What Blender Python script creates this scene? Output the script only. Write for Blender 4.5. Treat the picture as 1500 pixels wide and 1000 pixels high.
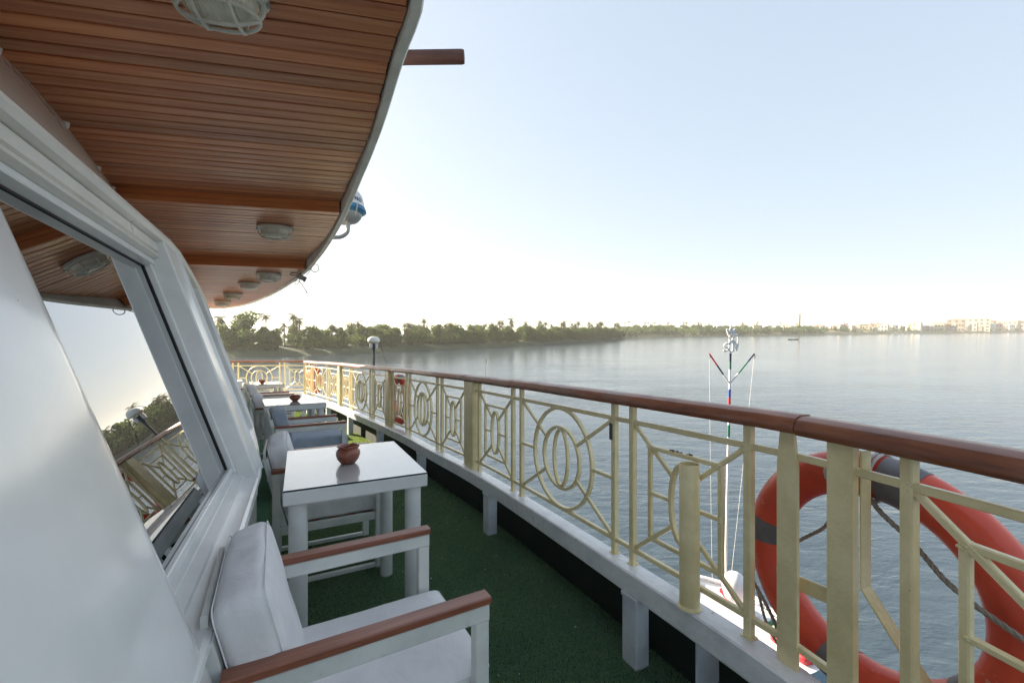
import bpy, bmesh, math, random
import numpy as np
from mathutils import Vector, Matrix, noise

S = bpy.context.scene
for o in list(S.objects):
    bpy.data.objects.remove(o)
COL = S.collection
rad = math.radians

# ------------------------------------------------------------------ camera, sky, sun, exposure
F = 615.0                     # focal length in pixels of a 1500 px wide picture
EYE = 6.5                     # eye above the river
TILT = math.atan(34.0 / F)    # the ship's decks run down a little towards the far end
MB_ = Matrix.Translation((0, 0, EYE)) @ Matrix.Rotation(-TILT, 4, 'X') @ Matrix.Translation((0, 0, -1.3))   # deck frame -> world
cam_d = bpy.data.cameras.new('camera')
cam = bpy.data.objects.new('camera', cam_d)
COL.objects.link(cam)
cam.matrix_world = MB_ @ Matrix.Translation((0, 0, 1.3)) @ Matrix.Rotation(math.pi / 2, 4, 'X')
cam_d.sensor_width = 36
cam_d.lens = F / 1500 * 36
cam_d.shift_y = 16 / 1500
cam_d.clip_start = 0.03
cam_d.clip_end = 9000
S.camera = cam

SUN_EL, SUN_AZ = 21.0, -57.0
world = bpy.data.worlds.new('World')
S.world = world
world.use_nodes = True
wn = world.node_tree
sky = wn.nodes.new('ShaderNodeTexSky')
sky.sky_type = 'NISHITA'
sky.sun_disc = False
sky.sun_elevation = rad(SUN_EL)
sky.sun_rotation = rad(SUN_AZ)
sky.altitude = 0
sky.air_density = 1.0
sky.dust_density = 1.2
sky.ozone_density = 3.5
hs = wn.nodes.new('ShaderNodeHueSaturation')
hs.inputs['Saturation'].default_value = 1.15
gm = wn.nodes.new('ShaderNodeGamma')      # thin high haze evens the sky out
gm.inputs['Gamma'].default_value = 0.28
wn.links.new(sky.outputs[0], gm.inputs['Color'])
wn.links.new(gm.outputs[0], hs.inputs['Color'])
wn.links.new(hs.outputs[0], wn.nodes['Background'].inputs[0])
wn.nodes['Background'].inputs[1].default_value = 0.135

sd = bpy.data.lights.new('sun', 'SUN')
sd.energy = 4.2
sd.angle = rad(0.6)
sd.color = (1.0, 0.86, 0.66)
so = bpy.data.objects.new('sun', sd)
COL.objects.link(so)
_e, _a = rad(SUN_EL), rad(SUN_AZ)
sv = Vector((math.sin(_a) * math.cos(_e), math.cos(_a) * math.cos(_e), math.sin(_e)))
so.rotation_euler = sv.to_track_quat('Z', 'Y').to_euler()
so.location = sv * 60

S.view_settings.view_transform = 'Standard'
S.view_settings.look = 'None'
S.view_settings.exposure = 2.35
S.view_settings.gamma = 1
S.view_settings.use_curve_mapping = False
S.cycles.max_bounces = 8
S.cycles.volume_bounces = 1
S.cycles.use_denoising = True

# ------------------------------------------------------------------ materials
MATS = {}


def nodes_of(name):
    m = bpy.data.materials.new(name)
    m.use_nodes = True
    nt = m.node_tree
    return m, nt, nt.nodes['Principled BSDF']


def N(nt, t, **kw):
    n = nt.nodes.new(t)
    for k, v in kw.items():
        if hasattr(n, k):
            setattr(n, k, v)
        else:
            n.inputs[k.replace('_', ' ')].default_value = v
    return n


def coord(nt, out='Object', scale=(1, 1, 1)):
    tc = nt.nodes.new('ShaderNodeTexCoord')
    mp = nt.nodes.new('ShaderNodeMapping')
    mp.inputs['Scale'].default_value = scale
    nt.links.new(tc.outputs[out], mp.inputs[0])
    return mp.outputs[0]


def ramp(nt, fac, stops):
    r = nt.nodes.new('ShaderNodeValToRGB')
    el = r.color_ramp.elements
    while len(el) < len(stops):
        el.new(0.5)
    for e, (p, c) in zip(el, stops):
        e.position = p
        e.color = tuple(c) + (1,) if len(c) == 3 else c
    nt.links.new(fac, r.inputs[0])
    return r.outputs[0]


def bump(nt, bs, h, strength=0.3, dist=0.01):
    b = nt.nodes.new('ShaderNodeBump')
    b.inputs['Strength'].default_value = strength
    b.inputs['Distance'].default_value = dist
    nt.links.new(h, b.inputs['Height'])
    nt.links.new(b.outputs[0], bs.inputs['Normal'])


def paint(name, col, col2=None, rough=0.4, scale=6, bs=0.15, dist=0.004, spec=0.5, coat=0, fine=60, patch=(0.42, 0.62), chips=None):
    """paint with uneven gloss, faint grime blotches and brush relief"""
    m, nt, p = nodes_of(name)
    col2 = col2 or tuple(c * 0.85 for c in col)
    v = coord(nt)
    n = N(nt, 'ShaderNodeTexNoise', Scale=scale, Detail=6.0, Roughness=0.6)
    nt.links.new(v, n.inputs['Vector'])
    c = ramp(nt, n.outputs[0], [(patch[0], col), (patch[1], col2)])
    if chips:                       # small chips, rust spots or scuffs: (scale, threshold, colour)
        cs, th, cc_ = chips
        nc = N(nt, 'ShaderNodeTexNoise', Scale=cs, Detail=5.0, Roughness=0.65)
        nt.links.new(v, nc.inputs['Vector'])
        mk = ramp(nt, nc.outputs[0], [(th, (0, 0, 0)), (th + 0.025, (1, 1, 1))])
        mc = nt.nodes.new('ShaderNodeMix')
        mc.data_type = 'RGBA'
        nt.links.new(mk, mc.inputs[0])
        nt.links.new(c, mc.inputs[6])
        mc.inputs[7].default_value = cc_ + (1,)
        c = mc.outputs[2]
    nt.links.new(c, p.inputs['Base Color'])
    n2 = N(nt, 'ShaderNodeTexNoise', Scale=fine, Detail=4.0)
    nt.links.new(v, n2.inputs['Vector'])
    mr = N(nt, 'ShaderNodeMapRange')
    mr.inputs['To Min'].default_value = max(rough - 0.12, 0.03)
    mr.inputs['To Max'].default_value = rough + 0.15
    nt.links.new(n.outputs[0], mr.inputs[0])
    nt.links.new(mr.outputs[0], p.inputs['Roughness'])
    p.inputs['Specular IOR Level'].default_value = spec
    if coat:
        p.inputs['Coat Weight'].default_value = coat
        p.inputs['Coat Roughness'].default_value = 0.12
    bump(nt, p, n2.outputs[0], bs, dist)
    MATS[name] = m
    return m


def wood(name, c1, c2, c3, axis_scale, rough=0.3, coat=0.5, per_object=0.5, coat_rough=0.12, grey=None, bs=0.25):
    m, nt, p = nodes_of(name)
    v = coord(nt, 'Object', axis_scale)
    oi = nt.nodes.new('ShaderNodeObjectInfo')
    add = nt.nodes.new('ShaderNodeVectorMath')
    add.operation = 'ADD'
    sc = nt.nodes.new('ShaderNodeVectorMath')
    sc.operation = 'SCALE'
    sc.inputs['Scale'].default_value = 40
    cb = nt.nodes.new('ShaderNodeCombineXYZ')
    nt.links.new(oi.outputs['Random'], cb.inputs[0])
    nt.links.new(oi.outputs['Random'], cb.inputs[1])
    nt.links.new(cb.outputs[0], sc.inputs[0])
    nt.links.new(v, add.inputs[0])
    nt.links.new(sc.outputs[0], add.inputs[1])
    n = N(nt, 'ShaderNodeTexNoise', Scale=1.0, Detail=8.0, Roughness=0.62, Distortion=0.6)
    nt.links.new(add.outputs[0], n.inputs['Vector'])
    g = ramp(nt, n.outputs[0], [(0.3, c3), (0.5, c1), (0.7, c2)])
    # board to board difference
    mx = nt.nodes.new('ShaderNodeMix')
    mx.data_type = 'RGBA'
    mx.blend_type = 'MULTIPLY'
    mx.inputs[0].default_value = per_object
    rr = ramp(nt, oi.outputs['Random'], [(0, (0.55, 0.5, 0.5)), (0.35, (1, 1, 1)), (0.7, (0.8, 0.72, 0.66)), (1, (1.25, 1.1, 0.9))])
    nt.links.new(g, mx.inputs[6])
    nt.links.new(rr, mx.inputs[7])
    out = mx.outputs[2]
    if grey:
        n3 = N(nt, 'ShaderNodeTexNoise', Scale=2.2, Detail=5.0, Roughness=0.7)
        nt.links.new(coord(nt, 'Object', (1, 1, 3)), n3.inputs['Vector'])
        f = ramp(nt, n3.outputs[0], [(0.5, (0, 0, 0)), (0.72, (0.8, 0.8, 0.8))])
        m2 = nt.nodes.new('ShaderNodeMix')
        m2.data_type = 'RGBA'
        nt.links.new(f, m2.inputs[0])
        nt.links.new(out, m2.inputs[6])
        m2.inputs[7].default_value = grey + (1,)
        out = m2.outputs[2]
    nt.links.new(out, p.inputs['Base Color'])
    mr = N(nt, 'ShaderNodeMapRange')
    mr.inputs['To Min'].default_value = rough - 0.1
    mr.inputs['To Max'].default_value = rough + 0.2
    nt.links.new(n.outputs[0], mr.inputs[0])
    nt.links.new(mr.outputs[0], p.inputs['Roughness'])
    p.inputs['Coat Weight'].default_value = coat
    p.inputs['Coat Roughness'].default_value = coat_rough
    bump(nt, p, n.outputs[0], bs, 0.002)
    MATS[name] = m
    return m


def plain(name, col, rough=0.5, metal=0, spec=0.5):
    m, nt, p = nodes_of(name)
    v = coord(nt)
    n = N(nt, 'ShaderNodeTexNoise', Scale=14.0, Detail=4.0)
    nt.links.new(v, n.inputs['Vector'])
    c = ramp(nt, n.outputs[0], [(0.35, col), (0.7, tuple(x * 0.8 for x in col))])
    nt.links.new(c, p.inputs['Base Color'])
    p.inputs['Roughness'].default_value = rough
    p.inputs['Metallic'].default_value = metal
    p.inputs['Specular IOR Level'].default_value = spec
    MATS[name] = m
    return m


paint('white_paint', (0.84, 0.84, 0.81), (0.72, 0.73, 0.71), 0.3, 3.0, 0.12, 0.003, coat=0.3, fine=25)
paint('cabin_white', (0.82, 0.82, 0.80), (0.76, 0.765, 0.75), 0.2, 2.2, 0.3, 0.008, coat=0.5, fine=5, chips=(24, 0.725, (0.42, 0.42, 0.40)))
paint('lintel_white', (0.84, 0.82, 0.76), (0.74, 0.72, 0.66), 0.3, 2.0, 0.12, 0.003, coat=0.25, fine=20)
paint('beam_white', (0.82, 0.83, 0.84), (0.66, 0.68, 0.71), 0.28, 7.0, 0.5, 0.005, coat=0.35, fine=45, chips=(30, 0.69, (0.38, 0.34, 0.30)))
paint('post_grey_white', (0.66, 0.70, 0.74), (0.52, 0.56, 0.60), 0.35, 6.0, 0.35, 0.004, coat=0.2, fine=45)
paint('cream_paint', (0.84, 0.72, 0.42), (0.74, 0.62, 0.34), 0.3, 9.0, 0.5, 0.004, coat=0.3, fine=70, chips=(38, 0.705, (0.22, 0.12, 0.06)))
paint('chair_paint', (0.72, 0.74, 0.70), (0.60, 0.62, 0.59), 0.42, 5.0, 0.2, 0.003, fine=60, chips=(40, 0.70, (0.30, 0.29, 0.26)))
paint('table_paint', (0.74, 0.76, 0.74), (0.62, 0.64, 0.63), 0.4, 4.0, 0.12, 0.002, fine=50)
paint('rim_white', (0.80, 0.79, 0.70), (0.64, 0.63, 0.55), 0.4, 5.0, 0.2, 0.003)
paint('lifebuoy_red', (0.74, 0.085, 0.04), (0.60, 0.06, 0.03), 0.38, 6.0, 0.3, 0.004, coat=0.15, fine=40, chips=(26, 0.66, (0.66, 0.22, 0.17)))
paint('tape_grey', (0.18, 0.17, 0.18), (0.13, 0.12, 0.13), 0.5, 10.0, 0.2, 0.002)
paint('clay', (0.30, 0.09, 0.045), (0.2, 0.055, 0.03), 0.25, 12.0, 0.2, 0.002, coat=0.4)
wood('ceiling_wood', (0.62, 0.225, 0.085), (0.42, 0.115, 0.042), (0.72, 0.34, 0.15), (1.2, 30, 30), 0.36, 0.5, 0.75, 0.24, bs=0.35)
wood('riser_wood', (0.72, 0.26, 0.09), (0.58, 0.18, 0.06), (0.78, 0.34, 0.13), (1.2, 30, 30), 0.35, 0.3, 0.4)
wood('rail_wood', (0.24, 0.075, 0.033), (0.13, 0.04, 0.02), (0.33, 0.12, 0.055), (5, 5, 45), 0.38, 0.4, 0.35, 0.24, grey=(0.30, 0.24, 0.20), bs=0.6)
wood('arm_wood', (0.26, 0.085, 0.042), (0.17, 0.055, 0.03), (0.34, 0.12, 0.06), (4, 60, 60), 0.42, 0.5, 0.2, 0.32)
wood('beam_wood', (0.085, 0.035, 0.03), (0.055, 0.022, 0.02), (0.11, 0.05, 0.04), (4, 30, 30), 0.6, 0.0, 0.1)
plain('dark_gap', (0.008, 0.005, 0.004), 0.9)
plain('rust', (0.10, 0.05, 0.03), 0.9)
plain('grey_metal', (0.42, 0.42, 0.40), 0.4, 0.3)
plain('dark_grey', (0.08, 0.085, 0.09), 0.5)
plain('black_rubber', (0.015, 0.015, 0.017), 0.5)
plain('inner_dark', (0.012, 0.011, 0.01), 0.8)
plain('radome_white', (0.72, 0.74, 0.74), 0.4)
plain('radome_blue', (0.05, 0.22, 0.40), 0.35)
plain('navy', (0.012, 0.02, 0.07), 0.4)
plain('flag_red', (0.55, 0.03, 0.04), 0.4)
plain('flag_blue', (0.03, 0.08, 0.32), 0.4)
plain('flag_green', (0.02, 0.16, 0.09), 0.4)
plain('flag_white', (0.78, 0.78, 0.78), 0.4)
plain('boat_blue', (0.25, 0.36, 0.45), 0.45)
plain('rope_mat', (0.34, 0.30, 0.26), 0.9)
plain('rope_light', (0.55, 0.55, 0.54), 0.9)
plain('string_white', (0.8, 0.8, 0.78), 0.8)
plain('bulwark_shade', (0.012, 0.02, 0.016), 0.8)  # near-black colour stands in for the shade under the railing beam
plain('window_dark', (0.10, 0.09, 0.08), 0.3)

# fabric
m, nt, p = nodes_of('fabric')
v = coord(nt)
n = N(nt, 'ShaderNodeTexNoise', Scale=9.0, Detail=5.0)
nt.links.new(v, n.inputs['Vector'])
nt.links.new(ramp(nt, n.outputs[0], [(0.35, (0.80, 0.79, 0.79)), (0.7, (0.70, 0.695, 0.70))]), p.inputs['Base Color'])
p.inputs['Roughness'].default_value = 0.9
p.inputs['Sheen Weight'].default_value = 0.2
n2 = N(nt, 'ShaderNodeTexNoise', Scale=380.0, Detail=2.0)
nt.links.new(v, n2.inputs['Vector'])
n3 = N(nt, 'ShaderNodeTexNoise', Scale=11.0, Detail=5.0, Distortion=1.2)
nt.links.new(v, n3.inputs['Vector'])
ad = N(nt, 'ShaderNodeMath', operation='MULTIPLY_ADD')
ad.inputs[1].default_value = 0.06
nt.links.new(n2.outputs[0], ad.inputs[0])
nt.links.new(n3.outputs[0], ad.inputs[2])
bump(nt, p, ad.outputs[0], 0.45, 0.012)
MATS['fabric'] = m
m2 = m.copy()
m2.name = 'fabric_blue'
for nd in m2.node_tree.nodes:
    if nd.type == 'VALTORGB':
        nd.color_ramp.elements[0].color = (0.36, 0.41, 0.48, 1)
        nd.color_ramp.elements[1].color = (0.28, 0.33, 0.40, 1)
MATS['fabric_blue'] = m2

# turf
m, nt, p = nodes_of('turf')
v = coord(nt)
n = N(nt, 'ShaderNodeTexNoise', Scale=2.2, Detail=5.0)
nt.links.new(v, n.inputs['Vector'])
nb = N(nt, 'ShaderNodeTexNoise', Scale=130.0, Detail=3.0)
nt.links.new(v, nb.inputs['Vector'])
mx = nt.nodes.new('ShaderNodeMix')
mx.data_type = 'RGBA'
mx.blend_type = 'MULTIPLY'
mx.inputs[0].default_value = 1
nt.links.new(ramp(nt, n.outputs[0], [(0.3, (0.045, 0.12, 0.075)), (0.7, (0.07, 0.16, 0.09))]), mx.inputs[6])
nt.links.new(ramp(nt, nb.outputs[0], [(0.35, (0.35, 0.35, 0.35)), (0.65, (1.5, 1.5, 1.4))]), mx.inputs[7])
nt.links.new(mx.outputs[2], p.inputs['Base Color'])
p.inputs['Roughness'].default_value = 0.85
p.inputs['Specular IOR Level'].default_value = 0.15
bump(nt, p, nb.outputs[0], 1.0, 0.012)
MATS['turf'] = m
# turf blades: a little translucent
m, nt, p = nodes_of('turf_blade')
v = coord(nt)
n = N(nt, 'ShaderNodeTexNoise', Scale=3.0, Detail=6.0)
nt.links.new(v, n.inputs['Vector'])
cc = ramp(nt, n.outputs[0], [(0.3, (0.11, 0.20, 0.15)), (0.7, (0.18, 0.28, 0.18))])
nt.links.new(cc, p.inputs['Base Color'])
p.inputs['Roughness'].default_value = 0.6
tr = nt.nodes.new('ShaderNodeBsdfTranslucent')
tr.inputs[0].default_value = (0.26, 0.34, 0.06, 1)
ms = nt.nodes.new('ShaderNodeMixShader')
ms.inputs[0].default_value = 0.35
nt.links.new(p.outputs[0], ms.inputs[1])
nt.links.new(tr.outputs[0], ms.inputs[2])
nt.links.new(ms.outputs[0], nt.nodes['Material Output'].inputs[0])
MATS['turf_blade'] = m

# reflective window glass (mirror film)
m, nt, p = nodes_of('mirror_glass')
p.inputs['Base Color'].default_value = (0.43, 0.445, 0.46, 1)
p.inputs['Metallic'].default_value = 1
p.inputs['Roughness'].default_value = 0.0
v = coord(nt)
n = N(nt, 'ShaderNodeTexNoise', Scale=1.3, Detail=1.0)
nt.links.new(v, n.inputs['Vector'])
bump(nt, p, n.outputs[0], 0.12, 0.004)
MATS['mirror_glass'] = m
# glass sheet on the tables: painted white behind clear glass
m, nt, p = nodes_of('table_glass')
v = coord(nt)
n = N(nt, 'ShaderNodeTexNoise', Scale=3.0, Detail=3.0)
nt.links.new(v, n.inputs['Vector'])
nt.links.new(ramp(nt, n.outputs[0], [(0.3, (0.56, 0.58, 0.58)), (0.7, (0.50, 0.52, 0.52))]), p.inputs['Base Color'])
p.inputs['Roughness'].default_value = 0.25
p.inputs['Coat Weight'].default_value = 1
p.inputs['Coat Roughness'].default_value = 0.0
p.inputs['Coat IOR'].default_value = 1.85
MATS['table_glass'] = m
plain('glass_edge', (0.02, 0.05, 0.045), 0.15)
# frosted lamp glass
m, nt, p = nodes_of('lamp_glass')
p.inputs['Base Color'].default_value = (0.76, 0.73, 0.60, 1)
p.inputs['Roughness'].default_value = 0.12
p.inputs['Coat Weight'].default_value = 0.8
v = coord(nt, scale=(1, 1, 1))
n = N(nt, 'ShaderNodeTexWave', Scale=30.0)
nt.links.new(v, n.inputs['Vector'])
bump(nt, p, n.outputs[0], 0.4, 0.004)
MATS['lamp_glass'] = m

# water
m, nt, p = nodes_of('water')
p.inputs['Base Color'].default_value = (0.045, 0.066, 0.086, 1)
p.inputs['IOR'].default_value = 1.42
tc = nt.nodes.new('ShaderNodeTexCoord')


def wnoise(scale, det, rot=0.35, st=(1, 2.4, 1), dist=0.4):
    mp = nt.nodes.new('ShaderNodeMapping')
    mp.inputs['Rotation'].default_value = (0, 0, rot)
    mp.inputs['Scale'].default_value = st
    nt.links.new(tc.outputs['Object'], mp.inputs[0])
    k = N(nt, 'ShaderNodeTexNoise', Scale=scale, Detail=det, Roughness=0.55, Distortion=dist)
    nt.links.new(mp.outputs[0], k.inputs['Vector'])
    return k.outputs[0]


a = wnoise(0.42, 4.0)
b = wnoise(1.9, 4.0, -0.15, (1, 1.8, 1))
c = wnoise(0.06, 2.0, 0.1, (1, 3, 1))
m1 = N(nt, 'ShaderNodeMath', operation='MULTIPLY_ADD')
m1.inputs[1].default_value = 0.32
nt.links.new(b, m1.inputs[0])
nt.links.new(a, m1.inputs[2])
cd = nt.nodes.new('ShaderNodeMapRange')      # calm patches and ruffled patches
cd.inputs['From Min'].default_value = 0.3
cd.inputs['From Max'].default_value = 0.7
cd.inputs['To Min'].default_value = 0.16
cd.inputs['To Max'].default_value = 0.45
nt.links.new(c, cd.inputs[0])
bp = nt.nodes.new('ShaderNodeBump')
bp.inputs['Distance'].default_value = 0.16
ge = nt.nodes.new('ShaderNodeNewGeometry')
ln = nt.nodes.new('ShaderNodeVectorMath')
ln.operation = 'LENGTH'
nt.links.new(ge.outputs['Position'], ln.inputs[0])
dm_ = nt.nodes.new('ShaderNodeMapRange')      # chop near the moored ship, long flat water further out
dm_.inputs['From Min'].default_value = 8
dm_.inputs['From Max'].default_value = 90
dm_.inputs['To Min'].default_value = 2.2
dm_.inputs['To Max'].default_value = 0.75
nt.links.new(ln.outputs['Value'], dm_.inputs[0])
dr_ = nt.nodes.new('ShaderNodeMapRange')
dr_.inputs['From Min'].default_value = 12
dr_.inputs['From Max'].default_value = 110
dr_.inputs['To Min'].default_value = 0.06
dr_.inputs['To Max'].default_value = 0.13
nt.links.new(ln.outputs['Value'], dr_.inputs[0])
nt.links.new(dr_.outputs[0], p.inputs['Roughness'])
mm_ = N(nt, 'ShaderNodeMath', operation='MULTIPLY')
nt.links.new(cd.outputs[0], mm_.inputs[0])
nt.links.new(dm_.outputs[0], mm_.inputs[1])
nt.links.new(mm_.outputs[0], bp.inputs['Strength'])
nt.links.new(m1.outputs[0], bp.inputs['Height'])
nt.links.new(bp.outputs[0], p.inputs['Normal'])
MATS['water'] = m

# bank ground, leaves, bark, town
m, nt, p = nodes_of('bank_ground')
v = coord(nt)
n = N(nt, 'ShaderNodeTexNoise', Scale=0.12, Detail=9.0, Roughness=0.7)
nt.links.new(v, n.inputs['Vector'])
nt.links.new(ramp(nt, n.outputs[0], [(0.3, (0.022, 0.034, 0.014)), (0.52, (0.035, 0.055, 0.02)), (0.72, (0.075, 0.065, 0.04))]), p.inputs['Base Color'])
p.inputs['Roughness'].default_value = 1
bump(nt, p, n.outputs[0], 1, 1.0)
MATS['bank_ground'] = m
m, nt, p = nodes_of('sand_ground')
v = coord(nt)
n = N(nt, 'ShaderNodeTexNoise', Scale=0.03, Detail=9.0, Roughness=0.7)
nt.links.new(v, n.inputs['Vector'])
nt.links.new(ramp(nt, n.outputs[0], [(0.35, (0.40, 0.31, 0.19)), (0.5, (0.26, 0.22, 0.12)), (0.65, (0.12, 0.14, 0.06))]), p.inputs['Base Color'])
p.inputs['Roughness'].default_value = 1
MATS['sand_ground'] = m


def leaf(name, c1, c2, tl):
    m, nt, p = nodes_of(name)
    oi = nt.nodes.new('ShaderNodeObjectInfo')
    n = N(nt, 'ShaderNodeTexNoise', Scale=0.5, Detail=4.0)
    tcn = nt.nodes.new('ShaderNodeTexCoord')
    nt.links.new(tcn.outputs['Object'], n.inputs['Vector'])
    ad = N(nt, 'ShaderNodeMath', operation='MULTIPLY_ADD')
    ad.inputs[1].default_value = 0.5
    nt.links.new(oi.outputs['Random'], ad.inputs[0])
    ad2 = N(nt, 'ShaderNodeMath', operation='MULTIPLY')
    ad2.inputs[1].default_value = 0.5
    nt.links.new(n.outputs[0], ad2.inputs[0])
    nt.links.new(ad2.outputs[0], ad.inputs[2])
    c = ramp(nt, ad.outputs[0], [(0.15, c1), (0.75, c2)])
    nt.links.new(c, p.inputs['Base Color'])
    p.inputs['Roughness'].default_value = 0.7
    p.inputs['Specular IOR Level'].default_value = 0.2
    tr = nt.nodes.new('ShaderNodeBsdfTranslucent')
    tr.inputs[0].default_value = tl + (1,)
    ms = nt.nodes.new('ShaderNodeMixShader')
    ms.inputs[0].default_value = 0.3
    nt.links.new(p.outputs[0], ms.inputs[1])
    nt.links.new(tr.outputs[0], ms.inputs[2])
    nt.links.new(ms.outputs[0], nt.nodes['Material Output'].inputs[0])
    MATS[name] = m


leaf('leaf_broad', (0.030, 0.065, 0.020), (0.085, 0.125, 0.030), (0.14, 0.20, 0.03))
leaf('leaf_palm', (0.065, 0.085, 0.035), (0.11, 0.12, 0.05), (0.10, 0.12, 0.03))
plain('bark', (0.12, 0.09, 0.06), 0.95)
for nm, c in [('wall_sand', (0.62, 0.50, 0.34)), ('wall_pink', (0.55, 0.38, 0.29)), ('wall_cream', (0.70, 0.62, 0.46)),
              ('wall_white', (0.74, 0.72, 0.66)), ('wall_brick', (0.42, 0.25, 0.17)), ('wall_grey', (0.42, 0.40, 0.36))]:
    plain(nm, c, 0.9)

# ------------------------------------------------------------------ helpers
BOAT = []          # top-level objects that stand in the ship's frame


class MB:
    def __init__(self):
        self.v, self.f = [], []

    def add(self, vs, fs):
        b = len(self.v)
        self.v += [tuple(x) for x in vs]
        self.f += [tuple(i + b for i in f) for f in fs]
        return self

    def box(self, cx, cy, cz, sx, sy, sz, ch=0.0):
        """box; ch = chamfer of the edges along the longest axis"""
        hx, hy, hz = sx / 2, sy / 2, sz / 2
        if ch <= 0:
            vs = [(cx + a * hx, cy + b * hy, cz + c * hz) for a in (-1, 1) for b in (-1, 1) for c in (-1, 1)]
            fs = [(0, 1, 3, 2), (4, 6, 7, 5), (0, 4, 5, 1), (2, 3, 7, 6), (0, 2, 6, 4), (1, 5, 7, 3)]
            return self.add(vs, fs)
        ax = max(range(3), key=lambda i: (sx, sy, sz)[i])
        e = [Vector((1, 0, 0)), Vector((0, 1, 0)), Vector((0, 0, 1))][ax]
        h = (hx, hy, hz)[ax]
        c = Vector((cx, cy, cz))
        u = [Vector((0, 1, 0)), Vector((0, 0, 1)), Vector((1, 0, 0))][ax]
        w = e.cross(u)
        hu = abs(u.x) * hx + abs(u.y) * hy + abs(u.z) * hz
        hw = abs(w.x) * hx + abs(w.y) * hy + abs(w.z) * hz
        return self.sweep([c - e * h, c + e * h], [u, u], hu * 2, hw * 2, ch=ch)

    def sweep(self, pts, nrm, t, w, closed=False, ch=0.003, caps=True):
        """rectangular bar along pts; t = thickness along nrm, w = width across"""
        pts = [Vector(p) for p in pts]
        n = len(pts)
        ht, hw = t / 2, w / 2
        ch = min(ch, ht * 0.45, hw * 0.45)
        prof = [(ht, hw - ch), (ht - ch, hw), (-ht + ch, hw), (-ht, hw - ch), (-ht, -hw + ch), (-ht + ch, -hw), (ht - ch, -hw), (ht, -hw + ch)]
        if ch <= 0:
            prof = [(ht, hw), (-ht, hw), (-ht, -hw), (ht, -hw)]
        k = len(prof)
        vs = []
        for i in range(n):
            if closed:
                a, b = pts[i - 1], pts[(i + 1) % n]
            else:
                a, b = pts[max(i - 1, 0)], pts[min(i + 1, n - 1)]
            T = (b - a).normalized()
            Nn = Vector(nrm[i] if isinstance(nrm, list) else nrm)
            Nn = (Nn - T * Nn.dot(T)).normalized()
            B = T.cross(Nn)
            for (x, y) in prof:
                vs.append(pts[i] + Nn * x + B * y)
        fs = []
        m = n if closed else n - 1
        for i in range(m):
            j = (i + 1) % n
            for q in range(k):
                r = (q + 1) % k
                fs.append((i * k + q, i * k + r, j * k + r, j * k + q))
        if not closed and caps:
            fs.append(tuple(range(k))[::-1])
            fs.append(tuple((n - 1) * k + q for q in range(k)))
        return self.add(vs, fs)

    def tube(self, pts, r, k=10, closed=False, caps=True):
        pts = [Vector(p) for p in pts]
        n = len(pts)
        rs = r if isinstance(r, (list, tuple)) else [r] * n
        vs = []
        ref = None
        for i in range(n):
            a, b = (pts[i - 1], pts[(i + 1) % n]) if closed else (pts[max(i - 1, 0)], pts[min(i + 1, n - 1)])
            T = (b - a).normalized()
            if ref is None:
                ref = Vector((0, 0, 1)) if abs(T.z) < 0.9 else Vector((1, 0, 0))
            U = (ref - T * ref.dot(T)).normalized()
            ref = U
            W = T.cross(U)
            for q in range(k):
                an = 2 * math.pi * q / k
                vs.append(pts[i] + (U * math.cos(an) + W * math.sin(an)) * rs[i])
        fs = []
        for i in range(n if closed else n - 1):
            j = (i + 1) % n
            for q in range(k):
                w = (q + 1) % k
                fs.append((i * k + q, j * k + q, j * k + w, i * k + w)[::-1])
        if not closed and caps:
            fs.append(tuple(range(k)))
            fs.append(tuple((n - 1) * k + q for q in range(k))[::-1])
        return self.add(vs, fs)

    def lathe(self, prof, k=24, c=(0, 0, 0), ex=1, ey=1):
        vs, fs = [], []
        for (r, z) in prof:
            for q in range(k):
                an = 2 * math.pi * q / k
                vs.append((c[0] + ex * r * math.cos(an), c[1] + ey * r * math.sin(an), c[2] + z))
        for i in range(len(prof) - 1):
            for q in range(k):
                w = (q + 1) % k
                fs.append((i * k + q, i * k + w, (i + 1) * k + w, (i + 1) * k + q))
        return self.add(vs, fs)

    def mesh(self, name, mat, smooth=False):
        me = bpy.data.meshes.new(name)
        me.from_pydata(self.v, [], self.f)
        me.materials.append(MATS[mat])
        if smooth:
            me.polygons.foreach_set('use_smooth', [True] * len(me.polygons))
            if smooth == 'auto':
                me.polygons.foreach_set('use_smooth', [True] * len(me.polygons))
                bm = bmesh.new()
                bm.from_mesh(me)
                for e in bm.edges:
                    if len(e.link_faces) == 2 and e.calc_face_angle(0) > 0.6:
                        e.smooth = False
                bm.to_mesh(me)
                bm.free()
        me.update()
        return me

    def obj(self, name, mat, parent=None, smooth=False, label=None):
        return link(name, self.mesh(name, mat, smooth), parent, label)


def link(name, me, parent=None, label=None):
    o = bpy.data.objects.new(name, me)
    COL.objects.link(o)
    if parent:
        o.parent = parent
    if label:
        o['label'] = label
    return o


def thing(name, label, cat, loc=(0, 0, 0), rz=0, group=None, boat=True):
    o = bpy.data.objects.new(name, None)
    COL.objects.link(o)
    o.empty_display_size = 0.1
    o.location = loc
    o.rotation_euler = (0, 0, rz)
    o['label'] = label
    o['category'] = cat
    if group:
        o['group'] = group
    if boat:
        BOAT.append(o)
    return o


def tag(o, label, cat, group=None, boat=True):
    o['label'] = label
    o['category'] = cat
    if group:
        o['group'] = group
    if boat:
        BOAT.append(o)
    return o


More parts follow.
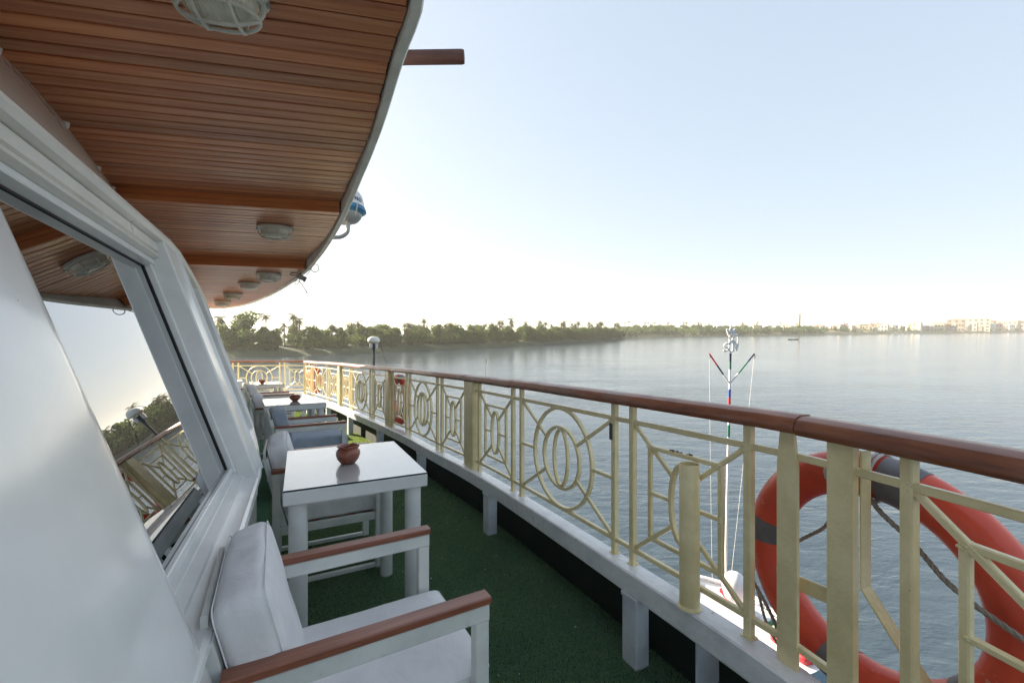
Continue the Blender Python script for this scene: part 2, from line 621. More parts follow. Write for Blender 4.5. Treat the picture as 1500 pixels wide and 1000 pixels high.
def dup(root, loc, rz, label, group=None, boat=True):
    r = root.copy()
    COL.objects.link(r)
    r.location = loc
    r.rotation_euler = (0, 0, rz)
    r['label'] = label
    if group:
        r['group'] = group
    for ch in list(root.children):
        c = ch.copy()
        COL.objects.link(c)
        c.parent = r
        for g in list(ch.children):
            d = g.copy()
            COL.objects.link(d)
            d.parent = c
    if boat:
        BOAT.append(r)
    return r


def recalc(me):
    bm = bmesh.new()
    bm.from_mesh(me)
    bmesh.ops.recalc_face_normals(bm, faces=bm.faces)
    bm.to_mesh(me)
    bm.free()


FLOOR = -0.04
Z = Vector((0, 0, 1))

# ------------------------------------------------------------------ rail path (plan of the ship's side)
RP = [(0.98, -1.6), (1.03, -1.0), (1.045, -0.4), (1.03, 0.2), (0.967, 0.793), (0.926, 0.978), (0.89, 1.12), (0.844, 1.272), (0.787, 1.394),
      (0.48, 1.993), (0.065, 2.775), (-0.258, 3.35), (-0.724, 4.08), (-1.17, 4.80), (-1.66, 5.52), (-2.40, 6.55),
      (-3.11, 7.55), (-3.9, 8.55), (-4.66, 9.5), (-4.80, 9.8), (-4.82, 10.05)]


def dense(P, step=0.02):
    P = [Vector((a, b, 0)) for a, b in P]
    P = [P[0] * 2 - P[1]] + P + [P[-1] * 2 - P[-2]]
    out = []
    for i in range(1, len(P) - 2):
        p0, p1, p2, p3 = P[i - 1], P[i], P[i + 1], P[i + 2]
        n = max(2, int((p2 - p1).length / step))
        t01, t12, t23 = [max((q - p).length, 1e-4) ** 0.5 for p, q in ((p0, p1), (p1, p2), (p2, p3))]
        m1 = (p2 - p1) + t12 * ((p1 - p0) / t01 - (p2 - p0) / (t01 + t12))
        m2 = (p2 - p1) + t12 * ((p3 - p2) / t23 - (p3 - p1) / (t12 + t23))
        for k in range(n):
            t = k / n
            out.append((2 * t**3 - 3 * t**2 + 1) * p1 + (t**3 - 2 * t**2 + t) * m1 + (-2 * t**3 + 3 * t**2) * p2 + (t**3 - t**2) * m2)
    out.append(P[-2])
    return out


class Path:
    def __init__(self, pts, step=0.02):
        self.p = dense(pts, step)
        self.s = [0.0]
        for a, b in zip(self.p, self.p[1:]):
            self.s.append(self.s[-1] + (b - a).length)
        self.L = self.s[-1]

    def at(self, s):
        import bisect
        i = min(max(bisect.bisect_right(self.s, s) - 1, 0), len(self.p) - 2)
        t = (s - self.s[i]) / max(self.s[i + 1] - self.s[i], 1e-9)
        return self.p[i].lerp(self.p[i + 1], t)

    def tan(self, s, h=0.04):
        return (self.at(s + h) - self.at(s - h)).normalized()

    def nrm(self, s):                         # towards the water (right of travel from near to far)
        t = self.tan(s)
        return Vector((t.y, -t.x, 0))

    def find(self, ray):                      # s where X/Y equals the given ratio
        best, bs = 9, 0
        for s, q in zip(self.s, self.p):
            if q.y > 0.3:
                d = abs(q.x / q.y - ray)
                if d < best:
                    best, bs = d, s
        return bs

    def pt(self, s, z, off=0.0):
        q = self.at(s) + self.nrm(s) * off
        return Vector((q.x, q.y, z))


RAIL = Path(RP)
FRONT = Path([(-4.82, 10.05), (-6.0, 9.86), (-8.0, 9.5), (-11.5, 8.88)], 0.05)
FRONT.nrm = lambda s: Vector((0.18, 0.98, 0)).normalized()


def px(x):
    return (x - 750) / F


ZB, ZT = 0.357, 1.055          # beam top, underside of the wooden rail
HH = ZT - ZB

# ------------------------------------------------------------------ deck floor, hull
floor_pts = []
ss = [i * 0.25 for i in range(int(RAIL.L / 0.25) + 1)] + [RAIL.L]
outer = [RAIL.pt(s, FLOOR, 0.10) for s in ss[:-1]] + [Vector((-4.73, 10.16, FLOOR))]
outer2 = [FRONT.pt(s, FLOOR, 0.10) for s in (0.4, 2, 4, 6.5)]
poly = outer + outer2 + [Vector((-11.5, 3, FLOOR)), Vector((-7.0, 0.5, FLOOR)), Vector((-3.5, -1.6, FLOOR))]
mb = MB()
n = len(poly)
mb.add(poly + [p - Z * 0.12 for p in poly], [tuple(range(n)), tuple(range(2 * n - 1, n - 1, -1))] + [(i, i + n, (i + 1) % n + n, (i + 1) % n) for i in range(n)])
deck = mb.obj('deck_floor', 'turf')
deck['kind'] = 'structure'
BOAT.append(deck)

# turf blades
rng = np.random.default_rng(5)


def blades(count, ymin, ymax, name, hgt, wid):
    X = []
    lim = 0
    pts = []
    ys = rng.uniform(ymin, ymax, count)
    xs = rng.uniform(0, 1, count)
    P = np.array([(p.x, p.y) for p in RAIL.p])
    order = np.argsort(P[:, 1])
    right = np.interp(ys, P[order, 1], P[order, 0]) + 0.09
    left = -1.2 - (ys - 1.94) * 0.53
    left = np.maximum(left, -ys * 0.75)
    xs = left + xs * (right - left)
    an = rng.uniform(0, 2 * np.pi, count)
    h = hgt * rng.uniform(0.6, 1.2, count)
    lx, ly = rng.normal(0, hgt * 0.5, count), rng.normal(0, hgt * 0.5, count)
    wx, wy = np.cos(an) * wid / 2, np.sin(an) * wid / 2
    V = np.zeros((count, 3, 3))
    V[:, 0] = np.stack([xs - wx, ys - wy, np.full(count, FLOOR)], 1)
    V[:, 1] = np.stack([xs + wx, ys + wy, np.full(count, FLOOR)], 1)
    V[:, 2] = np.stack([xs + lx, ys + ly, FLOOR + h], 1)
    me = bpy.data.meshes.new(name)
    me.vertices.add(count * 3)
    me.vertices.foreach_set('co', V.reshape(-1))
    me.loops.add(count * 3)
    me.loops.foreach_set('vertex_index', np.arange(count * 3, dtype=np.int32))
    me.polygons.add(count)
    me.polygons.foreach_set('loop_start', np.arange(0, count * 3, 3, dtype=np.int32))
    me.polygons.foreach_set('loop_total', np.full(count, 3, dtype=np.int32))
    me.update()
    me.materials.append(MATS['turf_blade'])
    o = link(name, me)
    return o


g1 = blades(230000, 1.0, 3.6, 'artificial_turf', 0.013, 0.0032)
g1['kind'] = 'stuff'
g1['label'] = 'short dark green artificial turf covering the near deck floor'
g1['category'] = 'turf'
BOAT.append(g1)
g2 = blades(130000, 3.6, 9.6, 'artificial_turf', 0.02, 0.007)
g2['kind'] = 'stuff'
g2['label'] = 'sunlit yellow green artificial turf at the far end of the deck'
g2['category'] = 'turf'
BOAT.append(g2)

# crumbs and bits of dry leaf lying on the turf
db = MB()
rs0 = random.Random(77)
for _ in range(90):
    yy = rs0.uniform(1.2, 4.0)
    s_ = RAIL.find(9)
    ed = next(p for p in RAIL.p if p.y >= yy)
    xx = ed.x - rs0.uniform(0.05, 1.1)
    r_ = rs0.uniform(0.002, 0.005)
    a_ = rs0.uniform(0, 6.28)
    db.lathe([(0, 0.0), (r_, 0.001), (r_ * 0.6, r_ * 0.6), (0, r_ * 0.7)], 5, (xx, yy, FLOOR + 0.011), math.cos(a_) + 0.6, 1)
do = db.obj('crumb_litter', 'rope_light')
do['kind'] = 'stuff'
do['label'] = 'pale crumbs and bits of litter scattered over the turf'
do['category'] = 'litter'
BOAT.append(do)

hull = MB()
hs_ = [i * 0.4 for i in range(int(RAIL.L / 0.4) + 1)] + [RAIL.L]
rings = []
for s in hs_:
    rings.append([RAIL.pt(s, 0.225, 0.105), RAIL.pt(s, -0.35, 0.105), RAIL.pt(s, -0.4, 0.08), RAIL.pt(s, -5.6, -0.25)])
for a in range(len(rings) - 1):
    b = len(hull.v)
    hull.v += [tuple(x) for x in rings[a] + rings[a + 1]]
    for k in range(3):
        hull.f.append((b + k, b + k + 1, b + 4 + k + 1, b + 4 + k))
for a in range(3):
    s0, s1 = a * 2.2, (a + 1) * 2.2
    b = len(hull.v)
    hull.v += [tuple(FRONT.pt(s, z, 0.105)) for s in (s0, s1) for z in (0.225, -5.6)]
    hull.f.append((b, b + 1, b + 3, b + 2))
ho = hull.obj('ship_hull', 'bulwark_shade')
md = ho.modifiers.new('thickness', 'SOLIDIFY')
md.thickness = 0.015
tag(ho, 'shell plating of the cruise ship below the railing beam, shade painted into its colour', 'ship hull')

# ------------------------------------------------------------------ railing
rail = thing('side_railing', 'long cream metal railing with ring and oval panels along the water side', 'railing')
frail = thing('front_railing', 'short cream railing section closing off the far end of the deck', 'railing')


def bar(P, s0, z0, s1, z1, w, t, name, parent, off=0.0, mat='cream_paint', seg=None, label=None):
    L = abs(s1 - s0)
    k = max(1, int(L / 0.15)) if seg is None else seg
    pts, nr = [], []
    for i in range(k + 1):
        q = i / k
        s = s0 + (s1 - s0) * q
        pts.append(P.pt(s, z0 + (z1 - z0) * q, off))
        nr.append(P.nrm(s))
    m = MB().sweep(pts, nr, t, w)
    o = m.obj(name, mat, parent, label=label)
    return o


def zf(f):                 # fraction measured down from the wooden rail
    return ZT - f * HH


def ring(P, sc, zc, rs, rz, w, t, name, parent):
    k = 40
    pts, nr = [], []
    for i in range(k):
        a = 2 * math.pi * i / k
        s = sc + rs * math.cos(a)
        pts.append(P.pt(s, zc + rz * math.sin(a)))
        nr.append(P.nrm(s))
    m = MB().sweep(pts, nr, t, w, closed=True)
    return m.obj(name, 'cream_paint', parent)


def baluster(P, s, parent, w=0.027):
    T, Nn = P.tan(s), P.nrm(s)
    m = MB().sweep([P.pt(s, ZB - 0.004), P.pt(s, ZT + 0.006)], Nn, w, w)
    m.sweep([P.pt(s, ZB - 0.002), P.pt(s, ZB + 0.004)], Nn, w + 0.010, w + 0.012, ch=0.002)   # weld bead
    return m.obj('baluster', 'cream_paint', parent)


def rails(P, s0, s1, parent):
    bar(P, s0, zf(0.093), s1, zf(0.093), 0.021, 0.019, 'cross_bar', parent)
    bar(P, s0, zf(0.905), s1, zf(0.905), 0.021, 0.019, 'cross_bar', parent)


def welds(P, pts, parent):
    m = MB()
    rs_ = random.Random(len(pts) + int(pts[0][0] * 100))
    for (s, z) in pts:
        for _ in range(3):
            c = P.pt(s + rs_.uniform(-0.008, 0.008), z + rs_.uniform(-0.008, 0.008), rs_.uniform(-0.011, -0.006))
            r = rs_.uniform(0.003, 0.0065)
            m.lathe([(0, -r), (r * 0.8, -r * 0.6), (r, 0), (r * 0.8, r * 0.6), (0, r)], 7, tuple(c))
    o = m.obj('weld', 'cream_paint', parent, smooth=True)
    o['kind'] = 'stuff'
    return o


def panel_ring(P, s0, w, parent):
    """circle panel, s0..s0+w"""
    if P is RAIL and s0 < 4.5:
        c_, zc_ = s0 + w / 2, zf(0.5)
        welds(P, [(a, zf(f)) for a in (s0, s0 + w) for f in (0.093, 0.5, 0.905)] + [(c_, zf(0.093)), (c_, zf(0.905)), (c_ - 0.278, zc_), (c_ + 0.278, zc_)], parent)
    for s in (s0, s0 + w):
        baluster(P, s, parent)
    rails(P, s0, s0 + w, parent)
    c, zc = s0 + w / 2, zf(0.5)
    k = w / 0.886
    Ro, Rm = 0.278, 0.172
    ring(P, c, zc, Ro * k, Ro, 0.017, 0.024, 'outer_ring', parent)
    ring(P, c, zc, Rm * k, Rm, 0.016, 0.0235, 'middle_ring', parent)
    ring(P, c, zc, 0.066 * k, 0.158, 0.015, 0.022, 'inner_oval', parent)
    bar(P, s0, zc, c - Ro * k, zc, 0.018, 0.017, 'spoke', parent)
    bar(P, c + Ro * k, zc, s0 + w, zc, 0.018, 0.017, 'spoke', parent)
    for a in (-1, 1):
        for b in (-1, 1):
            cx, cz = a * w / 2, b * (0.5 - 0.093) * HH
            L = math.hypot(cx / k, cz)
            bar(P, c + cx, zc + cz, c + cx * Rm / L, zc + cz * Rm / L, 0.018, 0.0165, 'diagonal_bar', parent)


def panel_oval(P, s0, w, parent, skip_oval=False):
    for s in (s0, s0 + w):
        baluster(P, s, parent)
    rails(P, s0, s0 + w, parent)
    c, zc = s0 + w / 2, zf(0.5)
    k = w / 0.535
    if P is RAIL and s0 < 4.5:
        welds(P, [(a, zf(f)) for a in (s0, s0 + w) for f in (0.093, 0.905)] + [(c + a * 0.165 * k, zf(f)) for a in (-1, 1) for f in (0.225, 0.5, 0.775)], parent)
    ix = 0.165 * k
    zt, zb = zf(0.225), zf(0.775)
    for a in (-1, 1):
        bar(P, c + a * ix, zb - 0.009, c + a * ix, zt + 0.009, 0.019, 0.0185, 'inner_upright', parent, seg=1)
        bar(P, c + a * ix, zc, c + a * 0.056 * k, zc, 0.016, 0.016, 'spoke', parent)
        for b in (-1, 1):
            x0, z0 = a * w / 2, b * (0.5 - 0.093) * HH
            x1, z1 = a * 0.048 * k, b * 0.10
            bar(P, c + x0, zc + z0, c + x1, zc + z1, 0.018, 0.0155, 'diagonal_bar', parent)
    bar(P, c - ix, zt, c + ix, zt, 0.018, 0.0175, 'inner_bar', parent)
    bar(P, c - ix, zb, c + ix, zb, 0.018, 0.0175, 'inner_bar', parent)
    ring(P, c, zc, 0.056 * k, 0.155, 0.016, 0.024, 'inner_oval', parent)


def post_flat(P, s, w, parent, t=0.012, off=0.0, name='post', taper=True, lab=None):
    """broad flat standard, narrowed at the head"""
    T, Nn = P.tan(s), P.nrm(s)
    c = P.pt(s, 0, off)
    hw = w / 2
    tw = hw * 0.68 if taper else hw
    pr = [(-hw, ZB - 0.004), (hw, ZB - 0.004), (hw, ZT - 0.10), (tw, ZT + 0.006), (-tw, ZT + 0.006), (-hw, ZT - 0.10)]
    vs = [c + T * a + Z * z + Nn * (t / 2 * q) for q in (-1, 1) for a, z in pr]
    k = len(pr)
    fs = [tuple(range(k)), tuple(range(2 * k - 1, k - 1, -1))] + [(i, i + k, (i + 1) % k + k, (i + 1) % k) for i in range(k)]
    m = MB().add(vs, fs)
    o = m.obj(name, 'cream_paint', parent, label=lab)
    recalc(o.data)
    return o


def box_post(P, s, w, parent, rows=2):
    """post made of two broad uprights side by side"""
    Nn = P.nrm(s)
    for a in (-0.25, 0.25):
        q = s + a * w
        MB().sweep([P.pt(q, ZB - 0.004, -0.01), P.pt(q, ZT + 0.004, -0.01)], Nn, 0.06 if a < 0 else 0.05, w * 0.49).obj('post', 'cream_paint', parent)


s_702 = RAIL.find(px(702.6))
s_1097 = RAIL.find(px(1097))
s_1332 = RAIL.find(px(1332))
B_, G_, A_ = 0.535, 0.118, 0.886


def bay(P, s0, s1, parent):
    """oval, ring, oval between two posts"""
    L = s1 - s0
    k = L / (2 * B_ + 2 * G_ + A_)
    panel_oval(P, s0, B_ * k, parent)
    rails(P, s0 + B_ * k, s0 + (B_ + G_) * k, parent)
    panel_ring(P, s0 + (B_ + G_) * k, A_ * k, parent)
    rails(P, s0 + (B_ + G_ + A_) * k, s0 + (B_ + 2 * G_ + A_) * k, parent)
    panel_oval(P, s0 + (B_ + 2 * G_ + A_) * k, B_ * k, parent)


bay(RAIL, s_1097, s_702, rail)
posts_s = [s_702, RAIL.find(px(571)), RAIL.find(px(499)), RAIL.find(px(447))]
prev = s_702
box_post(RAIL, s_702 + 0.125, 0.15, rail)
rails(RAIL, s_702, s_702 + 0.25, rail)
start = s_702 + 0.25
for sp in posts_s[1:]:
    bay(RAIL, start, sp - 0.12, rail)
    box_post(RAIL, sp, 0.15, rail)
    rails(RAIL, sp - 0.12, sp + 0.12, rail)
    start = sp + 0.12
# near side: gate standards, then the next panels that run out of the picture
s_1158, s_1240 = RAIL.find(px(1159)), RAIL.find(px(1239))
post_flat(RAIL, s_1158, 0.062, rail, 0.012, -0.012, lab='flat cream gate standard with a narrowed head')
pw = MB()
T, Nn = RAIL.tan(s_1240), RAIL.nrm(s_1240)
post_flat(RAIL, s_1240, 0.068, rail, 0.02, -0.012, taper=False)
rails(RAIL, s_1097, s_1158, rail)
rails(RAIL, s_1158, s_1240, rail)
rails(RAIL, s_1240, s_1332, rail)
panel_oval(RAIL, s_1332 - B_, B_, rail)
rails(RAIL, s_1332 - B_ - G_, s_1332 - B_, rail)
panel_ring(RAIL, s_1332 - B_ - G_ - A_, A_, rail)

# lifebuoy cradle: flat strips on the outer side of the broad standard
cr = MB()
c0 = RAIL.pt(s_1240 - 0.035, 0, 0.02)
nn = RAIL.nrm(s_1240)
tt = RAIL.tan(s_1240)
cr.sweep([c0 + Z * (ZT - 0.01), c0 + Z * 0.69, c0 + nn * 0.10 - tt * 0.10 + Z * 0.44, c0 + nn * 0.20 - tt * 0.20 + Z * 0.25], tt, 0.006, 0.034)
cr.obj('cradle_strip', 'cream_paint', rail)
cr = MB()
c1 = RAIL.pt(s_1158 + 0.035, 0.60, 0.035)
c2 = RAIL.pt(s_1240 + 0.01, 0.615, 0.012)
cr.sweep([c1 + (c1 - c2) * 0.12, c2], Z, 0.006, 0.05)
cr.v = []
cr.f = []
e0, e1 = c1 + (c1 - c2) * 0.18, c2
cr.sweep([e0 - Z * 0.012, e1 + Z * 0.01], nn, 0.006, 0.045)
cr.obj('cradle_strip', 'cream_paint', rail)

# flag pole socket (tube) standing on the beam
s_t = RAIL.find(px(1013)) - 0.018
tc0 = RAIL.pt(s_t, 0, -0.04)
r_o, r_i = 0.036, 0.031
tm = MB().lathe([(r_i, 0.36), (r_i, 0.886), (r_o - 0.002, 0.888), (r_o, 0.884), (r_o, ZB + 0.012), (r_o + 0.008, ZB + 0.001)], 28, (tc0.x, tc0.y, 0))
tm.obj('pole_socket', 'cream_paint', rail, smooth='auto', label='open cream pipe socket for a flag pole welded to the beam')
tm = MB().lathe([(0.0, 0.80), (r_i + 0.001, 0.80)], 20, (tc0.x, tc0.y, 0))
tm.obj('socket_shade', 'inner_dark', rail)  # near-black disc partway down paints the shade inside the hollow pipe

# wooden hand rail in lengths
def handrail(P, s0, s1, parent, mat='rail_wood', jit=0.0):
    prof = [(-0.040, 0.000), (-0.046, 0.012), (-0.046, 0.026), (-0.036, 0.045), (-0.018, 0.054), (0.018, 0.054), (0.036, 0.045), (0.046, 0.026), (0.046, 0.012), (0.040, 0.0)]
    k = max(2, int((s1 - s0) / 0.12))
    vs, fs = [], []
    np_ = len(prof)
    for i in range(k + 1):
        s = s0 + (s1 - s0) * i / k
        for (a, z) in prof:
            vs.append(P.pt(s, ZT + 0.005 + z + jit, a))
    for i in range(k):
        for q in range(np_):
            r = (q + 1) % np_
            fs.append((i * np_ + q, (i + 1) * np_ + q, (i + 1) * np_ + r, i * np_ + r))
    fs.append(tuple(range(np_)))
    fs.append(tuple(k * np_ + q for q in range(np_))[::-1])
    o = MB().add(vs, fs).obj('handrail_length', mat, parent, smooth='auto')
    recalc(o.data)
    return o


joints = [0.3, RAIL.find(px(1182)), RAIL.find(px(1000)) + 0.02]
joints = [0.3, RAIL.find(px(1182)), RAIL.find(px(752)), RAIL.find(px(685)), RAIL.find(px(600)), RAIL.find(px(520)), RAIL.find(px(470)), RAIL.L]
for i, (a, b) in enumerate(zip(joints, joints[1:])):
    handrail(RAIL, a + 0.0012, b - 0.0012, rail, jit=(0.0, 0.003, -0.001, 0.002)[i % 4])

# support beam
def beam(P, s0, s1, parent):
    k = max(2, int((s1 - s0) / 0.15))
    prof = [(-0.067, -0.096), (-0.070, -0.09), (-0.070, -0.006), (-0.064, 0.0), (0.018, 0.0), (0.023, -0.006), (0.023, -0.1)]
    np_ = len(prof)
    vs, fs = [], []
    for i in range(k + 1):
        s = s0 + (s1 - s0) * i / k
        wob = 0.0012 * noise.noise(Vector((s * 3, 0, 0)))
        for (a, z) in prof:
            vs.append(P.pt(s, ZB + z + wob, a))
    for i in range(k):
        for q in range(np_):
            r = (q + 1) % np_
            fs.append((i * np_ + q, (i + 1) * np_ + q, (i + 1) * np_ + r, i * np_ + r))
    fs.append(tuple(range(np_)))
    fs.append(tuple(k * np_ + q for q in range(np_))[::-1])
    o = MB().add(vs, fs).obj('beam', 'beam_white', parent)
    recalc(o.data)


beam(RAIL, 0.3, RAIL.L + 0.0, rail)
# short legs of the beam
sl = RAIL.find(px(905) * 0.0 + 0.285)
# leg position: where plan point (0.50,1.80)
best = min(range(len(RAIL.p)), key=lambda i: (RAIL.p[i] - Vector((0.565, 1.83, 0))).length)
s_leg = RAIL.s[best]
k = -2
while s_leg + 1.48 * k < RAIL.L - 0.2:
    s = s_leg + 1.48 * k
    if s > 0.4:
        Nn = RAIL.nrm(s)
        m = MB().sweep([RAIL.pt(s, FLOOR - 0.002, -0.033), RAIL.pt(s, ZB - 0.097, -0.033)], Nn, 0.074, 0.088, ch=0.004)
        m.sweep([RAIL.pt(s, ZB - 0.112, -0.033), RAIL.pt(s, ZB - 0.098, -0.033)], Nn, 0.084, 0.098, ch=0.005)
        m.obj('beam_leg', 'post_grey_white', rail)
    k += 1
s = s_t - 0.06
m = MB().sweep([RAIL.pt(s + 0.03, 0.06, 0.02), RAIL.pt(s + 0.03, ZB - 0.098, 0.02)], RAIL.tan(s), 0.01, 0.12)
m.obj('gusset_plate', 'post_grey_white', rail)

# front railing
bay(FRONT, 0.03, 2.24, frail)
panel_ring(FRONT, 2.5, A_, frail)
panel_oval(FRONT, 3.5, B_, frail)
rails(FRONT, 2.24, 3.5, frail)
handrail(FRONT, 0.01, 2.4, frail)
handrail(FRONT, 2.403, 6.2, frail)
beam(FRONT, 0.03, 6.3, frail)
for s in (0.8, 2.3, 3.8, 5.3):
    MB().sweep([FRONT.pt(s, FLOOR - 0.002, -0.033), FRONT.pt(s, ZB - 0.097, -0.033)], FRONT.nrm(s), 0.074, 0.088).obj('beam_leg', 'post_grey_white', frail)

# chipped rusty paint on the inner bar by the pipe socket and a dark sleeve on one baluster
mm = MB()
random.seed(4)
sa, sb = RAIL.find(px(985)), RAIL.find(px(1012))
for i in range(16):
    q = random.random()
    s = sa + (sb - sa) * q
    p0 = RAIL.pt(s, zf(0.225) + 0.009 + random.uniform(-0.002, 0.004), random.uniform(-0.008, 0.006))
    mm.lathe([(0.0, 0.004), (random.uniform(0.003, 0.006), 0.001), (0.004, -0.002)], 6, tuple(p0))
mm.obj('rust_scab', 'rust', rail)
s = RAIL.find(px(898))
MB().sweep([RAIL.pt(s, zf(0.24)), RAIL.pt(s, zf(0.13))], RAIL.nrm(s), 0.0285, 0.0285).obj('rust_patch', 'dark_grey', rail)

# ------------------------------------------------------------------ deckhouse wall (leaning, with inset mirror windows)
P0 = Vector((-1.31, 1.94, 0))
D = Vector((-0.454, 0.891, 0))
NO = Vector((0.891, 0.454, 0))


def W(u, v, z):
    off = 0.0
    if u > 0.2:
        off = -0.10 * (u - 0.2) - 0.005 * (u - 0.2) ** 2
    return P0 + D * u + NO * (v + off) + Z * z


LEAN = 0.328


def extrude_profile(prof, us, name, mat, parent, smooth='auto', closed=True, label=None):
    """prof = [(v,z)] swept along u"""
    k = len(prof)
    vs = [W(u, v, z) for u in us for v, z in prof]
    fs = []
    for i in range(len(us) - 1):
        for q in range(k if closed else k - 1):
            r = (q + 1) % k
            fs.append((i * k + q, (i + 1) * k + q, (i + 1) * k + r, i * k + r))
    if closed:
        fs.append(tuple(range(k)))
        fs.append(tuple((len(us) - 1) * k + q for q in range(k))[::-1])
    o = MB().add(vs, fs).obj(name, mat, parent, smooth=smooth, label=label)
    recalc(o.data)
    return o


def useq(a, b, st=0.25):
    n = max(1, int((b - a) / st))
    return [a + (b - a) * i / n for i in range(n + 1)]


house = thing('deckhouse', 'white deckhouse wall leaning inwards with big mirror windows on the left of the deck', 'deckhouse')
U0, U1 = -4.2, 6.9


def vl(z, d=0.0):
    return d - LEAN * (z - 0.75)


# fascia above the windows up to the ceiling, smooth cove
extrude_profile([(-0.253, 1.823), (-0.262, 1.838), (-0.285, 1.848), (-0.300, 1.856), (-0.305, 1.872), (-0.325, 1.885),
                 (-0.40, 1.96), (-0.55, 2.16), (-0.70, 2.42), (-0.80, 2.56), (-0.95, 2.56), (-0.75, 2.2), (-0.5, 1.80)],
                useq(U0, U1), 'fascia', 'lintel_white', house)
# ridge moulding
extrude_profile([(-0.253, 1.819), (-0.232, 1.812), (-0.229, 1.797), (-0.238, 1.784), (-0.262, 1.778), (-0.30, 1.79), (-0.33, 1.81)],
                useq(U0, U1), 'ridge_moulding', 'lintel_white', house)
# recessed lintel face between ridge and window bead
extrude_profile([(-0.262, 1.776), (-0.252, 1.735), (-0.262, 1.732), (-0.250, 1.712), (-0.262, 1.704), (-0.275, 1.703), (-0.36, 1.70), (-0.36, 1.80), (-0.30, 1.79)],
                useq(U0, U1), 'lintel', 'lintel_white', house)
# sill: sloping shelf with beads
extrude_profile([(0.004, 0.748), (0.030, 0.742), (0.032, 0.735), (0.060, 0.728), (0.064, 0.720), (0.100, 0.708), (0.112, 0.709), (0.122, 0.702),
                 (0.125, 0.690), (0.118, 0.678), (0.100, 0.672), (0.0, 0.68), (-0.06, 0.72)],
                useq(U0, U1), 'window_sill', 'white_paint', house)
# lower wall
extrude_profile([(0.098, 0.674), (0.100, 0.62), (0.108, 0.612), (0.108, 0.60), (0.100, 0.592), (0.100, 0.12), (0.112, 0.11), (0.112, FLOOR), (0.0, FLOOR), (0.0, 0.674)],
                useq(U0, U1), 'lower_wall', 'white_paint', house)

win_edges = [(-1.30, 0.0), (0.26, 1.55), (1.80, 3.05), (3.30, 4.55), (4.8, 5.9)]
win_edges_behind = [(-3.9, -2.75)]


def pillar(u0, u1, name='pillar', full=False, label=None):
    """proud rounded standard between two windows"""
    zb, zt = (FLOOR, 1.79) if full else (0.694, 1.79)
    d = 0.097
    rows = []
    zs = [zb + (zt - zb) * i / 14 for i in range(15)]
    prof = [(u0 + 0.0, -0.12), (u0, -0.02), (u0 + 0.004, 0.0), (u0 + 0.012, 0.006), (u0 + 0.020, 0.004), (u0 + 0.028, 0.0), (u0 + 0.036, 0.0),
            (u1 - 0.036, 0.0), (u1 - 0.03, 0.002), (u1 - 0.018, 0.014), (u1 - 0.008, 0.014), (u1, 0.004), (u1, -0.12)]
    if full:
        prof = [(u1, -0.12), (u1, -0.03), (u1 - 0.006, -0.012), (u1 - 0.02, -0.002), (u1 - 0.04, 0.003)] + \
               [(u1 - 0.06 - i * (u1 - u0 - 0.12) / 10, 0.006) for i in range(11)] + [(u0 + 0.01, -0.01), (u0, -0.12)]
    vs = []
    for z in zs:
        zz = max(z, 0.62)
        for (u, dv) in prof:
            wv = 0.006 * noise.noise(Vector((u * 1.3, z * 1.1, 3))) if full else 0
            vs.append(W(u, vl(zz, d + dv + wv) + (0.06 * max(0, 0.62 - z) if full else 0), z))
    k = len(prof)
    fs = []
    for i in range(len(zs) - 1):
        for q in range(k - 1):
            fs.append((i * k + q, i * k + q + 1, (i + 1) * k + q + 1, (i + 1) * k + q))
    fs.append(tuple(range(k)))
    fs.append(tuple((len(zs) - 1) * k + q for q in range(k))[::-1])
    o = MB().add(vs, fs).obj(name, 'cabin_white' if full else 'white_paint', house, smooth='auto', label=label)
    recalc(o.data)
    return o


for i, (a, b) in enumerate(win_edges):
    # frame beads round the glass, then the pane
    us = useq(a, b, 0.3)
    fr = link('window', None, house)
    fr.empty_display_size = 0.05
    # pane
    zb, zt = 0.742, 1.70
    k = len(us)
    vs = [W(u, vl(z), z) for u in us for z in (zb, zt)] + [W(u, vl(z) - 0.008, z) for u in us for z in (zb, zt)]
    fs = []
    for j in range(k - 1):
        fs.append((2 * j, 2 * j + 2, 2 * j + 3, 2 * j + 1))
        fs.append((2 * k + 2 * j, 2 * k + 2 * j + 1, 2 * k + 2 * j + 3, 2 * k + 2 * j + 2))
    fs += [(0, 1, 2 * k + 1, 2 * k), (2 * k - 2, 4 * k - 2, 4 * k - 1, 2 * k - 1)]
    pane = MB().add(vs, fs).obj('pane', 'mirror_glass', fr)
    # upright beads on each side
    for (e, sg) in ((a, 1), (b, -1)):
        for (o1, o2, h) in ((0.001, 0.024, 0.030), (-0.020, -0.001, 0.066)):
            m = MB()
            uu = e + sg * (o1 + o2) / 2
            nrmv = (NO + Z * LEAN).normalized()
            m.sweep([W(uu, vl(0.745) + h / 2, 0.745), W(uu, vl(1.70) + h / 2, 1.70)], nrmv, h, abs(o2 - o1), ch=0.004)
            m.obj('frame_bead', 'white_paint', fr)
        m = MB()
        uu = e + sg * 0.030
        m.sweep([W(uu, vl(0.745) + 0.003, 0.745), W(uu, vl(1.69) + 0.003, 1.69)], nrmv, 0.006, 0.008, ch=0.001)
        m.obj('gasket', 'black_rubber', fr)
    for (z0, h, wd, mt, nm) in ((1.686, 0.040, 0.026, 'white_paint', 'frame_bead'), (1.668, 0.006, 0.007, 'black_rubber', 'gasket'), (0.760, 0.02, 0.022, 'white_paint', 'frame_bead')):
        pts = [W(u, vl(z0) + h / 2, z0) for u in useq(a + 0.002, b - 0.002, 0.3)]
        MB().sweep(pts, nrmv, h, wd, ch=0.003).obj(nm, mt, fr)

